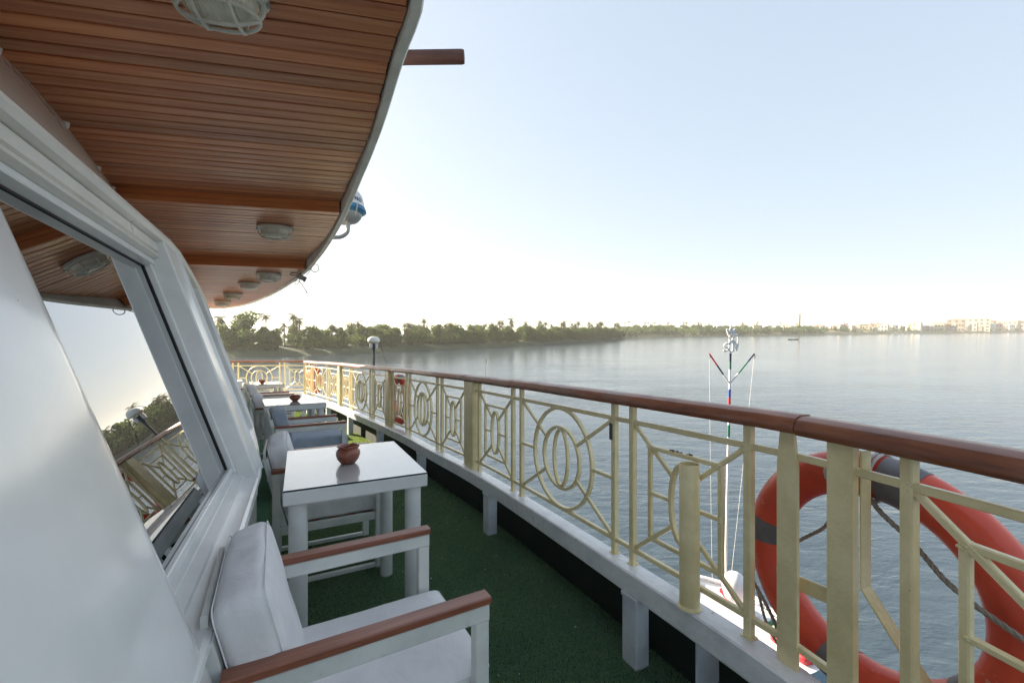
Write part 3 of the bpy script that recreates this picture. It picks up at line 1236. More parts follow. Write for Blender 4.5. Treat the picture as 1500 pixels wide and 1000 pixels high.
pillar(0.0, 0.26)
pillar(1.55, 1.80)
pillar(3.05, 3.30)
pillar(4.55, 4.80)
pillar(5.9, 6.9)
pillar(-3.6, -1.27, full=True, label='broad glossy white pillar nearest to the camera')

# front wall of the deckhouse beyond the last pillar
fw = MB()
ca, cb = W(6.9, 0.09, 0), W(6.9, -0.75, 0)
dr = Vector((-0.98, -0.12, 0))
for (v0, z0, v1, z1) in ((0.11, FLOOR, 0.11, 0.70), (0.11, 0.70, -0.25, 1.8), (-0.25, 1.8, -0.82, 2.5)):
    a0, a1 = W(6.9, v0, z0), W(6.9, v1, z1)
    b0, b1 = a0 + dr * 5, a1 + dr * 5
    n_ = Vector((0.12, -0.98, 0)) * 0.05
    b = len(fw.v)
    fw.v += [tuple(x) for x in (a0, a1, b1, b0, a0 + n_, a1 + n_, b1 + n_, b0 + n_)]
    fw.f += [(b, b + 1, b + 2, b + 3), (b + 4, b + 7, b + 6, b + 5), (b, b + 4, b + 5, b + 1), (b + 3, b + 2, b + 6, b + 7), (b + 1, b + 5, b + 6, b + 2), (b, b + 3, b + 7, b + 4)]
fw.obj('end_wall', 'white_paint', house)
# solid back so that no light leaks in from the cabin side
bk = MB()
for (ua, ub) in ((U0, 0.2), (0.2, 2), (2, 4), (4, 6.9)):
    b = len(bk.v)
    bk.v += [tuple(W(u, v, z)) for u in (ua, ub) for v, z in ((-0.9, FLOOR), (-0.95, 2.56))]
    bk.f += [(b, b + 1, b + 3, b + 2)]
o = bk.obj('back_wall', 'lintel_white', house)
md = o.modifiers.new('t', 'SOLIDIFY')
md.thickness = 0.05
# paint drips / putty blobs along the ceiling joint
mm = MB()
for u in (-0.75, -0.2, 0.35, 0.9, 1.25):
    c = W(u, -0.655 - (u * 0.01), 2.345)
    mm.lathe([(0, -0.022), (0.005, -0.012), (0.012, 0.0), (0.015, 0.02)], 8, tuple(c))
mm.obj('paint_drip', 'lintel_white', house)

# ------------------------------------------------------------------ canopy: stepped ceiling of varnished boards
Q = Vector((0.9788, 0.2050, 0))      # along the boards
PV = Vector((-0.2050, 0.9788, 0))    # across


def rim_h(pv):
    """height of the rim above the deck frame's floor: slopes down past the two ceiling steps"""
    for (p0, h0), (p1, h1) in zip(RIMH, RIMH[1:]):
        if p0 <= pv <= p1:
            return h0 + (h1 - h0) * (pv - p0) / (p1 - p0)
    return RIMH[-1][1]


RIMH = [(-9, 2.40), (2.3, 2.40), (3.35, 2.325), (4.0, 2.315), (5.1, 2.236), (50, 2.236)]
EDGE = [(-0.30, -2.8), (-0.20, -1.8), (-0.12, -0.9), (-0.12, -0.3), (-0.16, 0.4), (-0.235, 0.9)]
for (ex_, ey_) in ((602, 0), (585, 55), (572, 96), (555, 160), (539, 210), (520, 260), (502, 306), (476, 356), (452, 389), (432, 407), (410, 422), (389, 433.5), (358, 445.5), (336, 449.6), (320, 451)):
    yy = 3.0
    for _ in range(30):
        xx = (ex_ - 750) / 615 * yy
        hh = rim_h(Vector((xx, yy, 0)).dot(PV)) - 1.3
        yy = 0.5 * yy + 0.5 * 615 * hh / (516 - ey_)
    EDGE.append(((ex_ - 750) / 615 * yy, yy))
EDGE += [(-6.9, 8.55), (-8.2, 8.15), (-10.0, 7.2), (-12, 5.9)]  # unseen end of the canopy, curved back so sunlight reaches the far deck
EP = Path(EDGE, 0.04)
canopy = thing('canopy', 'overhanging canopy with stepped ceiling of varnished red brown boards and white rim', 'canopy')


def edge_q(pv):
    """position along Q of the canopy edge for a given cross coordinate (nearest the water)"""
    best = None
    for a, b in zip(EP.p, EP.p[1:]):
        pa, pb = a.dot(PV), b.dot(PV)
        if (pa - pv) * (pb - pv) <= 0 and pa != pb:
            t = (pv - pa) / (pb - pa)
            qq = a.lerp(b, t).dot(Q)
            best = qq if best is None else max(best, qq)
    return best


def wall_q(pv):
    lo = None
    us = [U0 + (6.9 - U0) * i / 60 for i in range(61)]
    pts = [W(u, -0.80, 0) for u in us]
    for a, b in zip(pts, pts[1:]):
        pa, pb = a.dot(PV), b.dot(PV)
        if (pa - pv) * (pb - pv) <= 0 and pa != pb:
            return a.lerp(b, (pv - pa) / (pb - pa)).dot(Q)
    if pv > pts[-1].dot(PV):
        return pts[-1].dot(Q) - 5.0
    return pts[0].dot(Q) - 0.4


STEP1, STEP2 = 3.285, 5.075
EDGE_MAX = max(p.dot(PV) for p in EP.p)
PEND = 10.6


def ceil_z(pv):
    return 2.40 if pv < STEP1 else (2.325 if pv < STEP2 else 2.235)


# dark backing above the boards, one slab per level
def level_quad(p0, p1, z, name, mat, t=0.03, inset=0.0):
    n_ = max(2, int((p1 - p0) / 0.2))
    L, R = [], []
    for i in range(n_ + 1):
        pv = p0 + (p1 - p0) * i / n_
        e = edge_q(pv)
        if e is None:
            break
        L.append(Q * wall_q(pv) + PV * pv)
        R.append(Q * (e - 0.004) + PV * pv)
    m = MB()
    k = len(L)
    vs = [Vector((p.x, p.y, zz)) for zz in (z, z + t) for p in L + R]
    for i in range(k - 1):
        a, b, c, d = i, i + 1, k + i + 1, k + i
        m_ = [(a, b, c, d), (d + 2 * k, c + 2 * k, b + 2 * k, a + 2 * k)]
        m.f += m_
    m.v = [tuple(x) for x in vs]
    return m.obj(name, mat, canopy)


level_quad(-1.9, STEP1, 2.414, 'ceiling_backing', 'dark_gap')
level_quad(STEP1 - 0.005, STEP2, 2.339, 'ceiling_backing', 'dark_gap')
level_quad(STEP2 - 0.005, EDGE_MAX - 0.01, 2.249, 'ceiling_backing', 'dark_gap')
PW = 0.0705
random.seed(11)
pv = STEP1 - PW * int((STEP1 + 1.75) / PW) - 0.0
edges_ = []
while pv < STEP1 - 0.01:
    edges_.append((pv, pv + PW))
    pv += PW
pv = STEP1
while pv < STEP2 - 0.03:
    edges_.append((pv, min(pv + PW, STEP2)))
    pv += PW
pv = STEP2
while pv < EDGE_MAX - 0.03:
    edges_.append((pv, min(pv + PW, EDGE_MAX - 0.005)))
    pv += PW
for (a, b) in edges_:
    ga, gb = a + 0.0036, b - 0.0036
    ea, eb = edge_q(ga), edge_q(gb)
    if ea is None or eb is None:
        continue
    z = ceil_z((a + b) / 2) + random.uniform(-0.0012, 0.0012)
    wa, wb = wall_q(ga), wall_q(gb)
    c = Q * ((wa + ea) / 2) + PV * ((a + b) / 2)
    # local frame: x along the board
    x0a, x0b = wa - c.dot(Q), wb - c.dot(Q)
    x1a, x1b = ea - 0.008 - c.dot(Q) + random.uniform(-0.004, 0.002), eb - 0.008 - c.dot(Q) + random.uniform(-0.004, 0.002)
    hw = (gb - ga) / 2
    ch = 0.0035
    vs = []
    # lower edges chamfered: rows of (y, z)
    row = [(-hw, 0.014), (-hw, ch), (-hw + ch, 0), (hw - ch, 0), (hw, ch), (hw, 0.014)]
    for end in (0, 1):
        for (y, zz) in row:
            f = (y + hw) / (2 * hw)
            xx = (x0a + (x0b - x0a) * f) if end == 0 else (x1a + (x1b - x1a) * f)
            vs.append((xx, y, zz))
    fs = [(i, i + 1, i + 7, i + 6) for i in range(5)] + [(0, 6, 11, 5), tuple(range(6))[::-1], tuple(range(6, 12))]
    o = MB().add(vs, fs).obj('plank', 'ceiling_wood', canopy)
    recalc(o.data)
    o.location = (c.x, c.y, z)
    o.rotation_euler = (0, 0, math.atan2(Q.y, Q.x))
# risers
for (st, zh, zl) in ((STEP1, 2.413, 2.325), (STEP2, 2.338, 2.235)):
    a, b = wall_q(st), edge_q(st) - 0.01
    c = Q * ((a + b) / 2) + PV * (st - 0.007)
    for (z0, z1) in ((zl - 0.001, (zl + zh) / 2 - 0.002), ((zl + zh) / 2 + 0.0, zh)):
        o = MB().box(0, 0, 0, b - a, 0.013, z1 - z0, ch=0.003).obj('riser_board', 'riser_wood', canopy)
        o.location = (c.x, c.y, (z0 + z1) / 2)
        o.rotation_euler = (0, 0, math.atan2(Q.y, Q.x))
# white rim swept along the edge, stepping with the ceiling
rm = MB()
prof_w = 0.04
ks = [i * 0.08 for i in range(int(EP.L / 0.08) + 1)] + [EP.L]
rows = []
for s in ks:
    p = EP.at(s)
    t = EP.tan(s)
    nn_ = Vector((t.y, -t.x, 0))
    z = 0.0
    pvv = p.dot(PV)
    # soften the steps along the rim
    def sm(x):
        x = min(max(x, 0), 1)
        return x * x * (3 - 2 * x)
    zc = rim_h(pvv)
    lp = [(0.0, -0.008), (0.004, -0.014), (0.034, -0.014), (0.040, -0.006), (0.042, 0.17), (0.0, 0.17)]
    rows.append([Vector((p.x, p.y, 0)) + nn_ * a + Z * (zc + b) for a, b in lp])
k = 6
for r in rows:
    rm.v += [tuple(x) for x in r]
for i in range(len(rows) - 1):
    for q in range(k):
        r = (q + 1) % k
        rm.f.append((i * k + q, (i + 1) * k + q, (i + 1) * k + r, i * k + r))
o = rm.obj('rim', 'rim_white', canopy, smooth='auto')
recalc(o.data)
# roof skin on top
sk = MB()
n_ = 40
L, R = [], []
for i in range(n_ + 1):
    pv = -1.85 + (EDGE_MAX - 0.02 + 1.85) * i / n_
    L.append(Q * (wall_q(pv) - 0.3) + PV * pv)
    R.append(Q * (edge_q(pv) + 0.02) + PV * pv)
zt = lambda pv: 2.53 - 0.16 * min(max((pv - 2.5) / 4, 0), 1)
for i in range(n_ + 1):
    pvv = L[i].dot(PV)
    for p in (L[i], R[i]):
        sk.v.append((p.x, p.y, zt(pvv)))
for i in range(n_):
    sk.f.append((2 * i, 2 * i + 1, 2 * i + 3, 2 * i + 2))
o = sk.obj('roof_skin', 'rim_white', canopy)
md = o.modifiers.new('t', 'SOLIDIFY')
md.thickness = 0.02

# ------------------------------------------------------------------ caged ceiling lamps
def make_lamp(loc, rz, label):
    t = thing('bulkhead_lamp', label, 'lamp', loc, rz, 'caged lamps under the canopy')
    ex, ey = 1.0, 0.62
    m = MB().lathe([(0.0, 0.0), (0.128, 0.0), (0.136, -0.004), (0.138, -0.018), (0.130, -0.028), (0.112, -0.030), (0.110, -0.02)], 40, ex=ex, ey=ey)
    m.obj('base', 'rim_white', t, smooth='auto')
    m = MB().lathe([(0.110, -0.022), (0.108, -0.045), (0.098, -0.066), (0.078, -0.080), (0.045, -0.088), (0.0, -0.090)], 40, ex=ex, ey=ey)
    m.obj('glass', 'lamp_glass', t, smooth=True)
    m = MB()
    rr = [(0.124, -0.030), (0.122, -0.055), (0.108, -0.080)]
    for (r, z) in ((0.110, -0.078),):
        m.tube([(ex * r * math.cos(a), ey * r * math.sin(a), z) for a in [2 * math.pi * i / 36 for i in range(36)]], 0.0062, 8, closed=True)
    for x in (-0.05, 0.05):
        yy = ey * math.sqrt(0.124 ** 2 - x * x)
        pts = [(x, -yy, -0.026), (x, -yy * 0.98, -0.06), (x, -yy * 0.9, -0.080), (x, -yy * 0.6, -0.096), (x, 0, -0.101),
               (x, yy * 0.6, -0.096), (x, yy * 0.9, -0.080), (x, yy * 0.98, -0.06), (x, yy, -0.026)]
        m.tube(pts, 0.0058, 8)
    pts = [(-0.125, 0, -0.026), (-0.122, 0, -0.06), (-0.108, 0, -0.082), (-0.06, 0, -0.099), (0, 0, -0.103), (0.06, 0, -0.099), (0.108, 0, -0.082), (0.122, 0, -0.06), (0.125, 0, -0.026)]
    m.tube(pts, 0.0058, 8)
    m.obj('cage', 'rim_white', t, smooth=True)
    for a in (-1, 1):
        MB().lathe([(0, -0.034), (0.006, -0.034), (0.007, -0.02)], 10, (a * 0.134, 0, 0)).obj('screw', 'grey_metal', t)
    return t


la = math.atan2(Q.y, Q.x)
lamp = make_lamp((-0.885, 1.27, 2.398), la, 'large caged oval lamp cut by the top edge, nearest on the wooden ceiling')
dup(lamp, (-1.93, 3.42, 2.324), la, 'caged oval lamp alone on the middle ceiling step just past the first riser')
dup(lamp, (-2.88, 4.97, 2.234), la, 'caged lamp close behind the second ceiling riser, largest of the far cluster')
# the lamp without a cage
t = thing('bulkhead_lamp', 'cageless cloudy lamp between the two caged lamps of the far cluster', 'lamp', (-3.52, 5.62, 2.234), la, 'caged lamps under the canopy')
MB().lathe([(0.0, 0.0), (0.128, 0.0), (0.134, -0.004), (0.134, -0.022), (0.112, -0.030)], 32, ex=1, ey=0.62).obj('base', 'rim_white', t, smooth='auto')
MB().lathe([(0.112, -0.028), (0.110, -0.055), (0.095, -0.080), (0.06, -0.092), (0.0, -0.096)], 32, ex=1, ey=0.62).obj('glass', 'lamp_glass', t, smooth=True)
dup(lamp, (-4.40, 6.62, 2.234), la, 'caged lamp low in the far cluster, second from the end of the canopy')
dup(lamp, (-5.24, 7.60, 2.234), la, 'farthest caged lamp glowing pale beside the end of the canopy')

# ------------------------------------------------------------------ small security light hanging at the canopy rim, with loose cables
cl = thing('floodlight', 'small grey floodlight with looping loose cables clamped under the canopy rim', 'floodlight', (-2.47, 4.93, 2.235))
MB().box(0.02, 0, -0.055, 0.10, 0.05, 0.055, ch=0.005).obj('housing', 'grey_metal', cl).rotation_euler = (0, 0.35, 0.3)
MB().box(0.062, -0.02, -0.07, 0.008, 0.046, 0.05).obj('lens', 'dark_grey', cl).rotation_euler = (0, 0.35, 0.3)
MB().tube([(-0.02, 0, 0.0), (-0.01, 0, -0.03), (0.01, 0, -0.045)], 0.006, 8).obj('bracket', 'dark_grey', cl)
def loops(pts, r, nm, par, mat='black_rubber', k=6, sub=6):
    P = [Vector(p) for p in pts]
    P = [P[0] * 2 - P[1]] + P + [P[-1] * 2 - P[-2]]
    out = []
    for i in range(1, len(P) - 2):
        for j in range(sub):
            t = j / sub
            p0, p1, p2, p3 = P[i - 1:i + 3]
            out.append(0.5 * ((2 * p1) + (-p0 + p2) * t + (2 * p0 - 5 * p1 + 4 * p2 - p3) * t * t + (-p0 + 3 * p1 - 3 * p2 + p3) * t ** 3))
    out.append(P[-2])
    return MB().tube(out, r, k).obj(nm, mat, par, smooth=True)


loops([(0.05, 0, -0.03), (0.09, 0, 0.01), (0.12, 0, 0.06), (0.16, 0, 0.10), (0.20, 0, 0.07), (0.19, 0, 0.02), (0.14, 0, 0.01), (0.11, 0, 0.05), (0.12, 0, 0.10), (0.10, 0, 0.13)], 0.0042, 'cable', cl)
loops([(-0.02, 0, -0.05), (-0.03, 0, -0.11), (-0.06, 0, -0.14), (-0.08, 0, -0.11), (-0.05, 0, -0.09), (-0.01, 0, -0.12), (0.03, 0, -0.18), (0.06, 0, -0.23)], 0.0042, 'cable', cl)
loops([(0.0, 0, -0.02), (-0.07, 0, -0.005), (-0.13, 0, -0.012), (-0.12, 0, -0.03), (-0.04, 0, -0.03)], 0.0042, 'cable', cl)
MB().tube([(0.052, 0, -0.215), (0.068, 0, -0.245)], 0.006, 8).obj('plug', 'dark_grey', cl)

# ------------------------------------------------------------------ round beam end of the upper deck
ub = thing('roof_beam', 'dark brown round timber beam end sticking out above the white canopy rim', 'beam', (-3.2, 2.5, 3.04))
mm = MB()
pts = [(0, 0, 0), (1.2, 0, 0.004), (1.8, 0, 0.006), (2.2, 0, 0.010), (2.6, 0, 0.014), (2.9, 0, 0.018), (2.915, 0, 0.018)]
mm.tube(pts, [0.041, 0.041, 0.040, 0.041, 0.0395, 0.040, 0.036], 16)
mm.obj('timber', 'beam_wood', ub, smooth='auto')
MB().box(0.9, 0, -0.30, 0.07, 0.07, 0.52, ch=0.004).obj('prop', 'beam_wood', ub)
MB().box(0.05, 0, -0.30, 0.07, 0.07, 0.52, ch=0.004).obj('prop', 'beam_wood', ub)

# ------------------------------------------------------------------ radome on bracket
rd = thing('radome', 'white and blue radar dome lettered FURUNO on a bent grey pipe beside the canopy rim', 'radar dome', (-1.70, 4.2, 2.60))
MB().lathe([(0.0, 0.335), (0.07, 0.333), (0.13, 0.322), (0.172, 0.298), (0.194, 0.262), (0.204, 0.22), (0.212, 0.165), (0.222, 0.150), (0.0, 0.150)], 48).obj('cover', 'radome_white', rd, smooth='auto')
MB().lathe([(0.0, 0.150), (0.214, 0.149), (0.226, 0.140), (0.230, 0.115), (0.19, 0.085), (0.0, 0.085)], 48).obj('blue_band', 'radome_blue', rd, smooth='auto')
MB().lathe([(0.0, 0.086), (0.188, 0.084), (0.180, 0.055), (0.150, 0.02), (0.12, 0.008), (0.0, 0.004)], 48).obj('base', 'grey_metal', rd, smooth='auto')
loops([(0.06, 0, 0.01), (0.06, 0, -0.05), (0.05, 0, -0.10), (0.0, 0, -0.14), (-0.08, 0, -0.15), (-0.30, 0, -0.15)], 0.02, 'bracket_pipe', rd, 'grey_metal', 12)
MB().tube([(0.18, -0.12, 0.03), (0.205, -0.13, 0.15)], 0.006, 6).obj('clip', 'grey_metal', rd)
# lettering bent round the dome
fc = bpy.data.curves.new('lettering', 'FONT')
fc.body = 'FURUNO'
fc.size = 0.055
fc.align_x = 'CENTER'
fc.extrude = 0.0015
fc.space_character = 1.15
fo = bpy.data.objects.new('tmp', fc)
COL.objects.link(fo)
dg = bpy.context.evaluated_depsgraph_get()
me = bpy.data.meshes.new_from_object(fo.evaluated_get(dg))
bpy.data.objects.remove(fo)
bm = bmesh.new()
bm.from_mesh(me)
bmesh.ops.subdivide_edges(bm, edges=[e for e in bm.edges if e.calc_length() > 0.02], cuts=2)
bm.to_mesh(me)
bm.free()
for v_ in me.vertices:
    x, y, z = v_.co
    zz = 0.185 + y
    r = 0.2135 - (zz - 0.165) * 0.15 + 0.002 + z
    an = math.radians(-44) + x / 0.205
    v_.co = (r * math.cos(an), r * math.sin(an), zz)
me.materials.clear()
me.materials.append(MATS['navy'])
link('lettering', me, rd)

# ------------------------------------------------------------------ furniture
def rounded_box(sx, sy, sz, r, n=14, bulge=0.0, seed=0, wr=0.004, nz=8):
    """cushion mesh: rounded box with crowned faces and wrinkles"""
    bm = bmesh.new()
    bmesh.ops.create_cube(bm, size=2)
    bmesh.ops.subdivide_edges(bm, edges=bm.edges, cuts=n, use_grid_fill=True)
    for v_ in bm.verts:
        c = v_.co.copy()
        p = Vector((c.x * sx / 2, c.y * sy / 2, c.z * sz / 2))
        q = Vector((max(-sx / 2 + r, min(sx / 2 - r, p.x)), max(-sy / 2 + r, min(sy / 2 - r, p.y)), max(-sz / 2 + r, min(sz / 2 - r, p.z))))
        d = p - q
        if d.length > 1e-6:
            p = q + d.normalized() * r
        bx = (1 - c.x ** 2)
        by = (1 - c.y ** 2)
        bz = (1 - c.z ** 2)
        p.z += math.copysign(1, c.z) * bulge * (bx * by) ** 0.6 * (abs(c.z) > 0.95)
        p.x += c.x * bulge * 0.35 * by * bz
        p.y += c.y * bulge * 0.35 * bx * bz
        nn = noise.noise(Vector((p.x * 9 + seed, p.y * 9, p.z * 9))) + 0.5 * noise.noise(Vector((p.x * 22 + seed, p.y * 22, p.z * 22)))
        p += p.normalized() * nn * wr
        v_.co = p
    for f in bm.faces:
        f.smooth = True
    me = bpy.data.meshes.new('cushion')
    bm.to_mesh(me)
    bm.free()
    return me


def piping_loop(sx, sy, z, r, rad_=0.0017):
    pts = []
    for (cx, cy, a0) in ((1, 1, 0), (-1, 1, 90), (-1, -1, 180), (1, -1, 270)):
        for k in range(5):
            a = math.radians(a0 + 90 * k / 4)
            pts.append((cx * (sx / 2 - r) + r * 0.93 * math.cos(a), cy * (sy / 2 - r) + r * 0.93 * math.sin(a), z))
    return MB().tube(pts, rad_, 6, closed=True)


AW, AH, AD = 0.54, 0.68, 0.60        # outer width, arm height, arm length


def make_chair(loc, rz, label, fab='fabric', thick=0.11):
    t = thing('armchair', label, 'armchair', loc, rz, 'white armchairs along the deckhouse wall')
    fl = 0.0
    fw_ = 0.034
    for sgn in (-1, 1):
        y = sgn * (AW / 2 - fw_ / 2)
        # side frame: closed rectangle of flat tube
        for (x0, z0, x1, z1, nm) in ((AD - 0.02, 0.0, AD - 0.02, AH - 0.068, 'front_leg'), (0.02, 0.0, 0.02, AH - 0.068, 'rear_leg')):
            MB().sweep([(x0, y, z0), (x1, y, z1)], (1, 0, 0), 0.04, fw_, ch=0.003).obj(nm, 'chair_paint', t)
        MB().box(AD / 2, y, AH - 0.046, AD, fw_ + 0.002, 0.044, ch=0.003).obj('arm_frame', 'chair_paint', t)
        a = MB().box(AD / 2, y, AH - 0.0125, AD + 0.008, fw_ + 0.012, 0.020, ch=0.003).obj('arm_rest', 'arm_wood', t)
        MB().box(AD / 2, y, 0.017, AD - 0.081, 0.026, 0.026, ch=0.003).obj('runner', 'chair_paint', t)
        MB().box(AD / 2, y, 0.325, AD - 0.081, 0.024, 0.046, ch=0.003).obj('seat_rail', 'chair_paint', t)
        # back upright, leaning towards the wall
        MB().sweep([(0.06, sgn * (AW / 2 - 0.062), 0.33), (-0.035, sgn * (AW / 2 - 0.062), 0.735)], (1, 0, 0), 0.03, 0.042, ch=0.003).obj('back_upright', 'chair_paint', t)
    for (x, z) in ((AD - 0.02, 0.325), (0.045, 0.325)):
        MB().box(x, 0, z, 0.03, AW - 2 * fw_ - 0.002, 0.044, ch=0.003).obj('cross_rail', 'chair_paint', t)
    MB().box(0.02, 0, 0.017, 0.026, AW - 2 * fw_ - 0.002, 0.026, ch=0.003).obj('cross_rail', 'chair_paint', t)
    for i in range(5):
        MB().box(0.12 + i * 0.10, 0, 0.338, 0.06, AW - 2 * fw_ - 0.03, 0.012).obj('seat_slat', 'arm_wood', t)
    for i in range(3):
        z = 0.46 + i * 0.14
        x = 0.06 - (z - 0.33) * 0.115 / 0.47
        MB().box(x, 0, z, 0.014, AW - 0.172, 0.07, ch=0.003).obj('back_slat', 'chair_paint', t)
    cm = rounded_box(AD - 0.05, AW - 0.085, thick, 0.022, 18, 0.010, 3, 0.0035)
    cm.materials.append(MATS[fab])
    sc = link('seat_cushion', cm, t)
    sc.location = (AD / 2 + 0.055, 0, 0.346 + thick / 2)
    pp = piping_loop(AD - 0.05, AW - 0.085, thick / 2 - 0.012, 0.022)
    pp.obj('piping', fab, sc, smooth=True)
    bm_ = rounded_box(0.115, AW - 0.075, 0.46, 0.030, 20, 0.012, 11, 0.008)
    bm_.materials.append(MATS[fab])
    bc = link('back_cushion', bm_, t)
    bc.location = (0.078, 0.004, 0.585)
    bc.rotation_euler = (0, -0.24, 0)
    # seams run down the broad faces' edges
    for xx in (0.050, -0.050):
        pts = []
        hy, hz, r = (AW - 0.075) / 2, 0.23, 0.03
        for (cy, cz, a0) in ((1, 1, 0), (-1, 1, 90), (-1, -1, 180), (1, -1, 270)):
            for k in range(5):
                a = math.radians(a0 + 90 * k / 4)
                pts.append((xx, cy * (hy - r) + r * 0.95 * math.cos(a), cz * (hz - r) + r * 0.95 * math.sin(a)))
        MB().tube(pts, 0.0017, 6, closed=True).obj('piping', fab, bc, smooth=True)
    return t


def chair_at(o, ang):
    return Vector((o[0], o[1], FLOOR)), rad(ang)


c1 = make_chair(*chair_at((-0.717, 1.081), 29.6), 'nearest white armchair in front of the first table with wooden armrests and white cushions')
dup(c1, *chair_at((-1.469, 2.587), 28), 'white armchair just beyond the nearest table, its back cushion above the table edge')
c3 = make_chair(*chair_at((-2.255, 3.97), 33), 'armchair with plump blue grey seat cushion on the near side of the second table', 'fabric_blue', 0.19)
dup(c1, *chair_at((-3.19, 5.20), 34), 'armchair just beyond the second table, with its back cushion against the wall side')
dup(c1, *chair_at((-4.16, 6.64), 36), 'armchair in front of the farthest table')
dup(c1, *chair_at((-5.15, 7.87), 36), 'farthest armchair, beyond the last table by the front railing')

TX, TY = 0.585, 0.765


def make_table(loc, rz, label):
    t = thing('table', label, 'table', loc, rz, 'white tables with glass tops')
    H_ = 0.79
    top = MB().box(0, 0, H_ - 0.008 - 0.0275, TX, TY, 0.055)
    o = top.obj('table_top', 'table_paint', t)
    md = o.modifiers.new('b', 'BEVEL')
    md.width = 0.004
    md.segments = 2
    gl = MB().box(0, 0, H_ - 0.0035, TX - 0.004, TY - 0.004, 0.0065).obj('glass_top', 'table_glass', t)
    gl.data.materials.append(MATS['glass_edge'])
    for f in gl.data.polygons:
        if abs(f.normal.z) < 0.5:
            f.material_index = 1
    for sx in (-1, 1):
        for sy in (-1, 1):
            m = MB().lathe([(0.034, 0.0), (0.036, 0.004), (0.036, H_ - 0.0635)], 24, (sx * (TX / 2 - 0.055), sy * (TY / 2 - 0.055), 0))
            m.f.append(tuple(range(24))[::-1])
            m.obj('leg', 'table_paint', t, smooth='auto')
    return t


t1 = make_table(Vector((-0.822, 2.137, FLOOR)), rad(27), 'nearest white table with glass top reflecting the sky and a round clay pot')
t2 = dup(t1, Vector((-2.494, 4.781, FLOOR)), rad(33), 'second white glass topped table, between the blue cushioned chair and the far chairs')
t3 = dup(t1, Vector((-4.44, 7.49, FLOOR)), rad(36), 'farthest white table, in front of the end railing')
TT = FLOOR + 0.79 + 0.0005


def pot(loc, kind, label):
    t = thing('ashtray_pot', label, 'clay pot', loc, 0.4, 'clay ashtray pots on the tables')
    if kind == 0:
        pr = [(0.0, 0.0), (0.030, 0.0), (0.036, 0.004), (0.050, 0.022), (0.057, 0.044), (0.056, 0.060), (0.049, 0.071), (0.044, 0.075), (0.046, 0.080), (0.053, 0.086), (0.052, 0.090),
              (0.044, 0.088), (0.036, 0.076), (0.040, 0.06), (0.045, 0.045), (0.03, 0.02), (0, 0.015)]
    else:
        pr = [(0.0, 0.0), (0.026, 0.0), (0.030, 0.004), (0.048, 0.020), (0.060, 0.040), (0.058, 0.050), (0.050, 0.056), (0.058, 0.062), (0.056, 0.066), (0.044, 0.062), (0.046, 0.045), (0.03, 0.02), (0, 0.016)]
    m = MB().lathe(pr, 36)
    for i, p in enumerate(m.v):
        a = math.atan2(p[1], p[0])
        if p[2] > 0.078 and kind == 0:
            m.v[i] = (p[0], p[1], p[2] - 0.006 * max(0, math.cos(a * 4 + 0.8)) ** 6)
    m.obj('bowl', 'clay', t, smooth='auto')
    MB().lathe([(0.0, pr[-5][1] * 0.8), (0.041, pr[-5][1] * 0.8)], 24).obj('ash', 'dark_grey', t)
    return t


pot((-0.815, 2.088, TT), 0, 'round red brown clay pot with notched rim on the nearest table')
pot((-2.46, 4.76, TT), 1, 'shallow red clay bowl on the second table')
pot((-4.42, 7.42, TT), 1, 'small dark clay bowl on the farthest table')
# two small clear corner pads of the glass
for (x, y) in ((0.24, 0.12),):
    pass

# ------------------------------------------------------------------ lifebuoys
def make_buoy(center, axis_t, R, r, label, bands=(0.35, 1.95, 3.55, 5.1), hang='lifebuoys hung outside the railing', squash=1.15):
    """ring in the plane spanned by axis_t (horizontal) and Z"""
    t = thing('lifebuoy', label, 'lifebuoy', center, math.atan2(axis_t.y, axis_t.x), hang)

    def seg(a0, a1, rr, n):
        m = MB()
        k = 24
        vs, fs = [], []
        for i in range(n + 1):
            a = a0 + (a1 - a0) * i / n
            for q in range(k):
                b = 2 * math.pi * q / k
                rho = R + rr * math.cos(b)
                vs.append((rho * math.cos(a), rr * squash * math.sin(b) * 0.8, rho * math.sin(a)))
        for i in range(n):
            for q in range(k):
                w_ = (q + 1) % k
                fs.append((i * k + q, i * k + w_, (i + 1) * k + w_, (i + 1) * k + q))
        m.add(vs, fs)
        return m
    m = seg(0, 2 * math.pi, r, 96)
    o = m.obj('ring', 'lifebuoy_red', t, smooth=True)
    recalc(o.data)
    for b in bands:
        o = seg(b - 0.13, b + 0.13, r + 0.0015, 12).obj('reflective_band', 'tape_grey', t, smooth=True)
        recalc(o.data)
    return t


ta = Vector((0.40, -0.92, 0)).normalized()
Rb, rb = 0.290, 0.060
bc = Vector((1.0, 1.175, 0.668))
buoy = make_buoy(bc, ta, Rb, rb, 'big red lifebuoy with grey bands hanging outside the nearest railing panel', bands=(3.02, 1.32, 4.45, 5.65))


def bpt(a, rho, y=0.0):
    return (rho * math.cos(a), y, rho * math.sin(a))


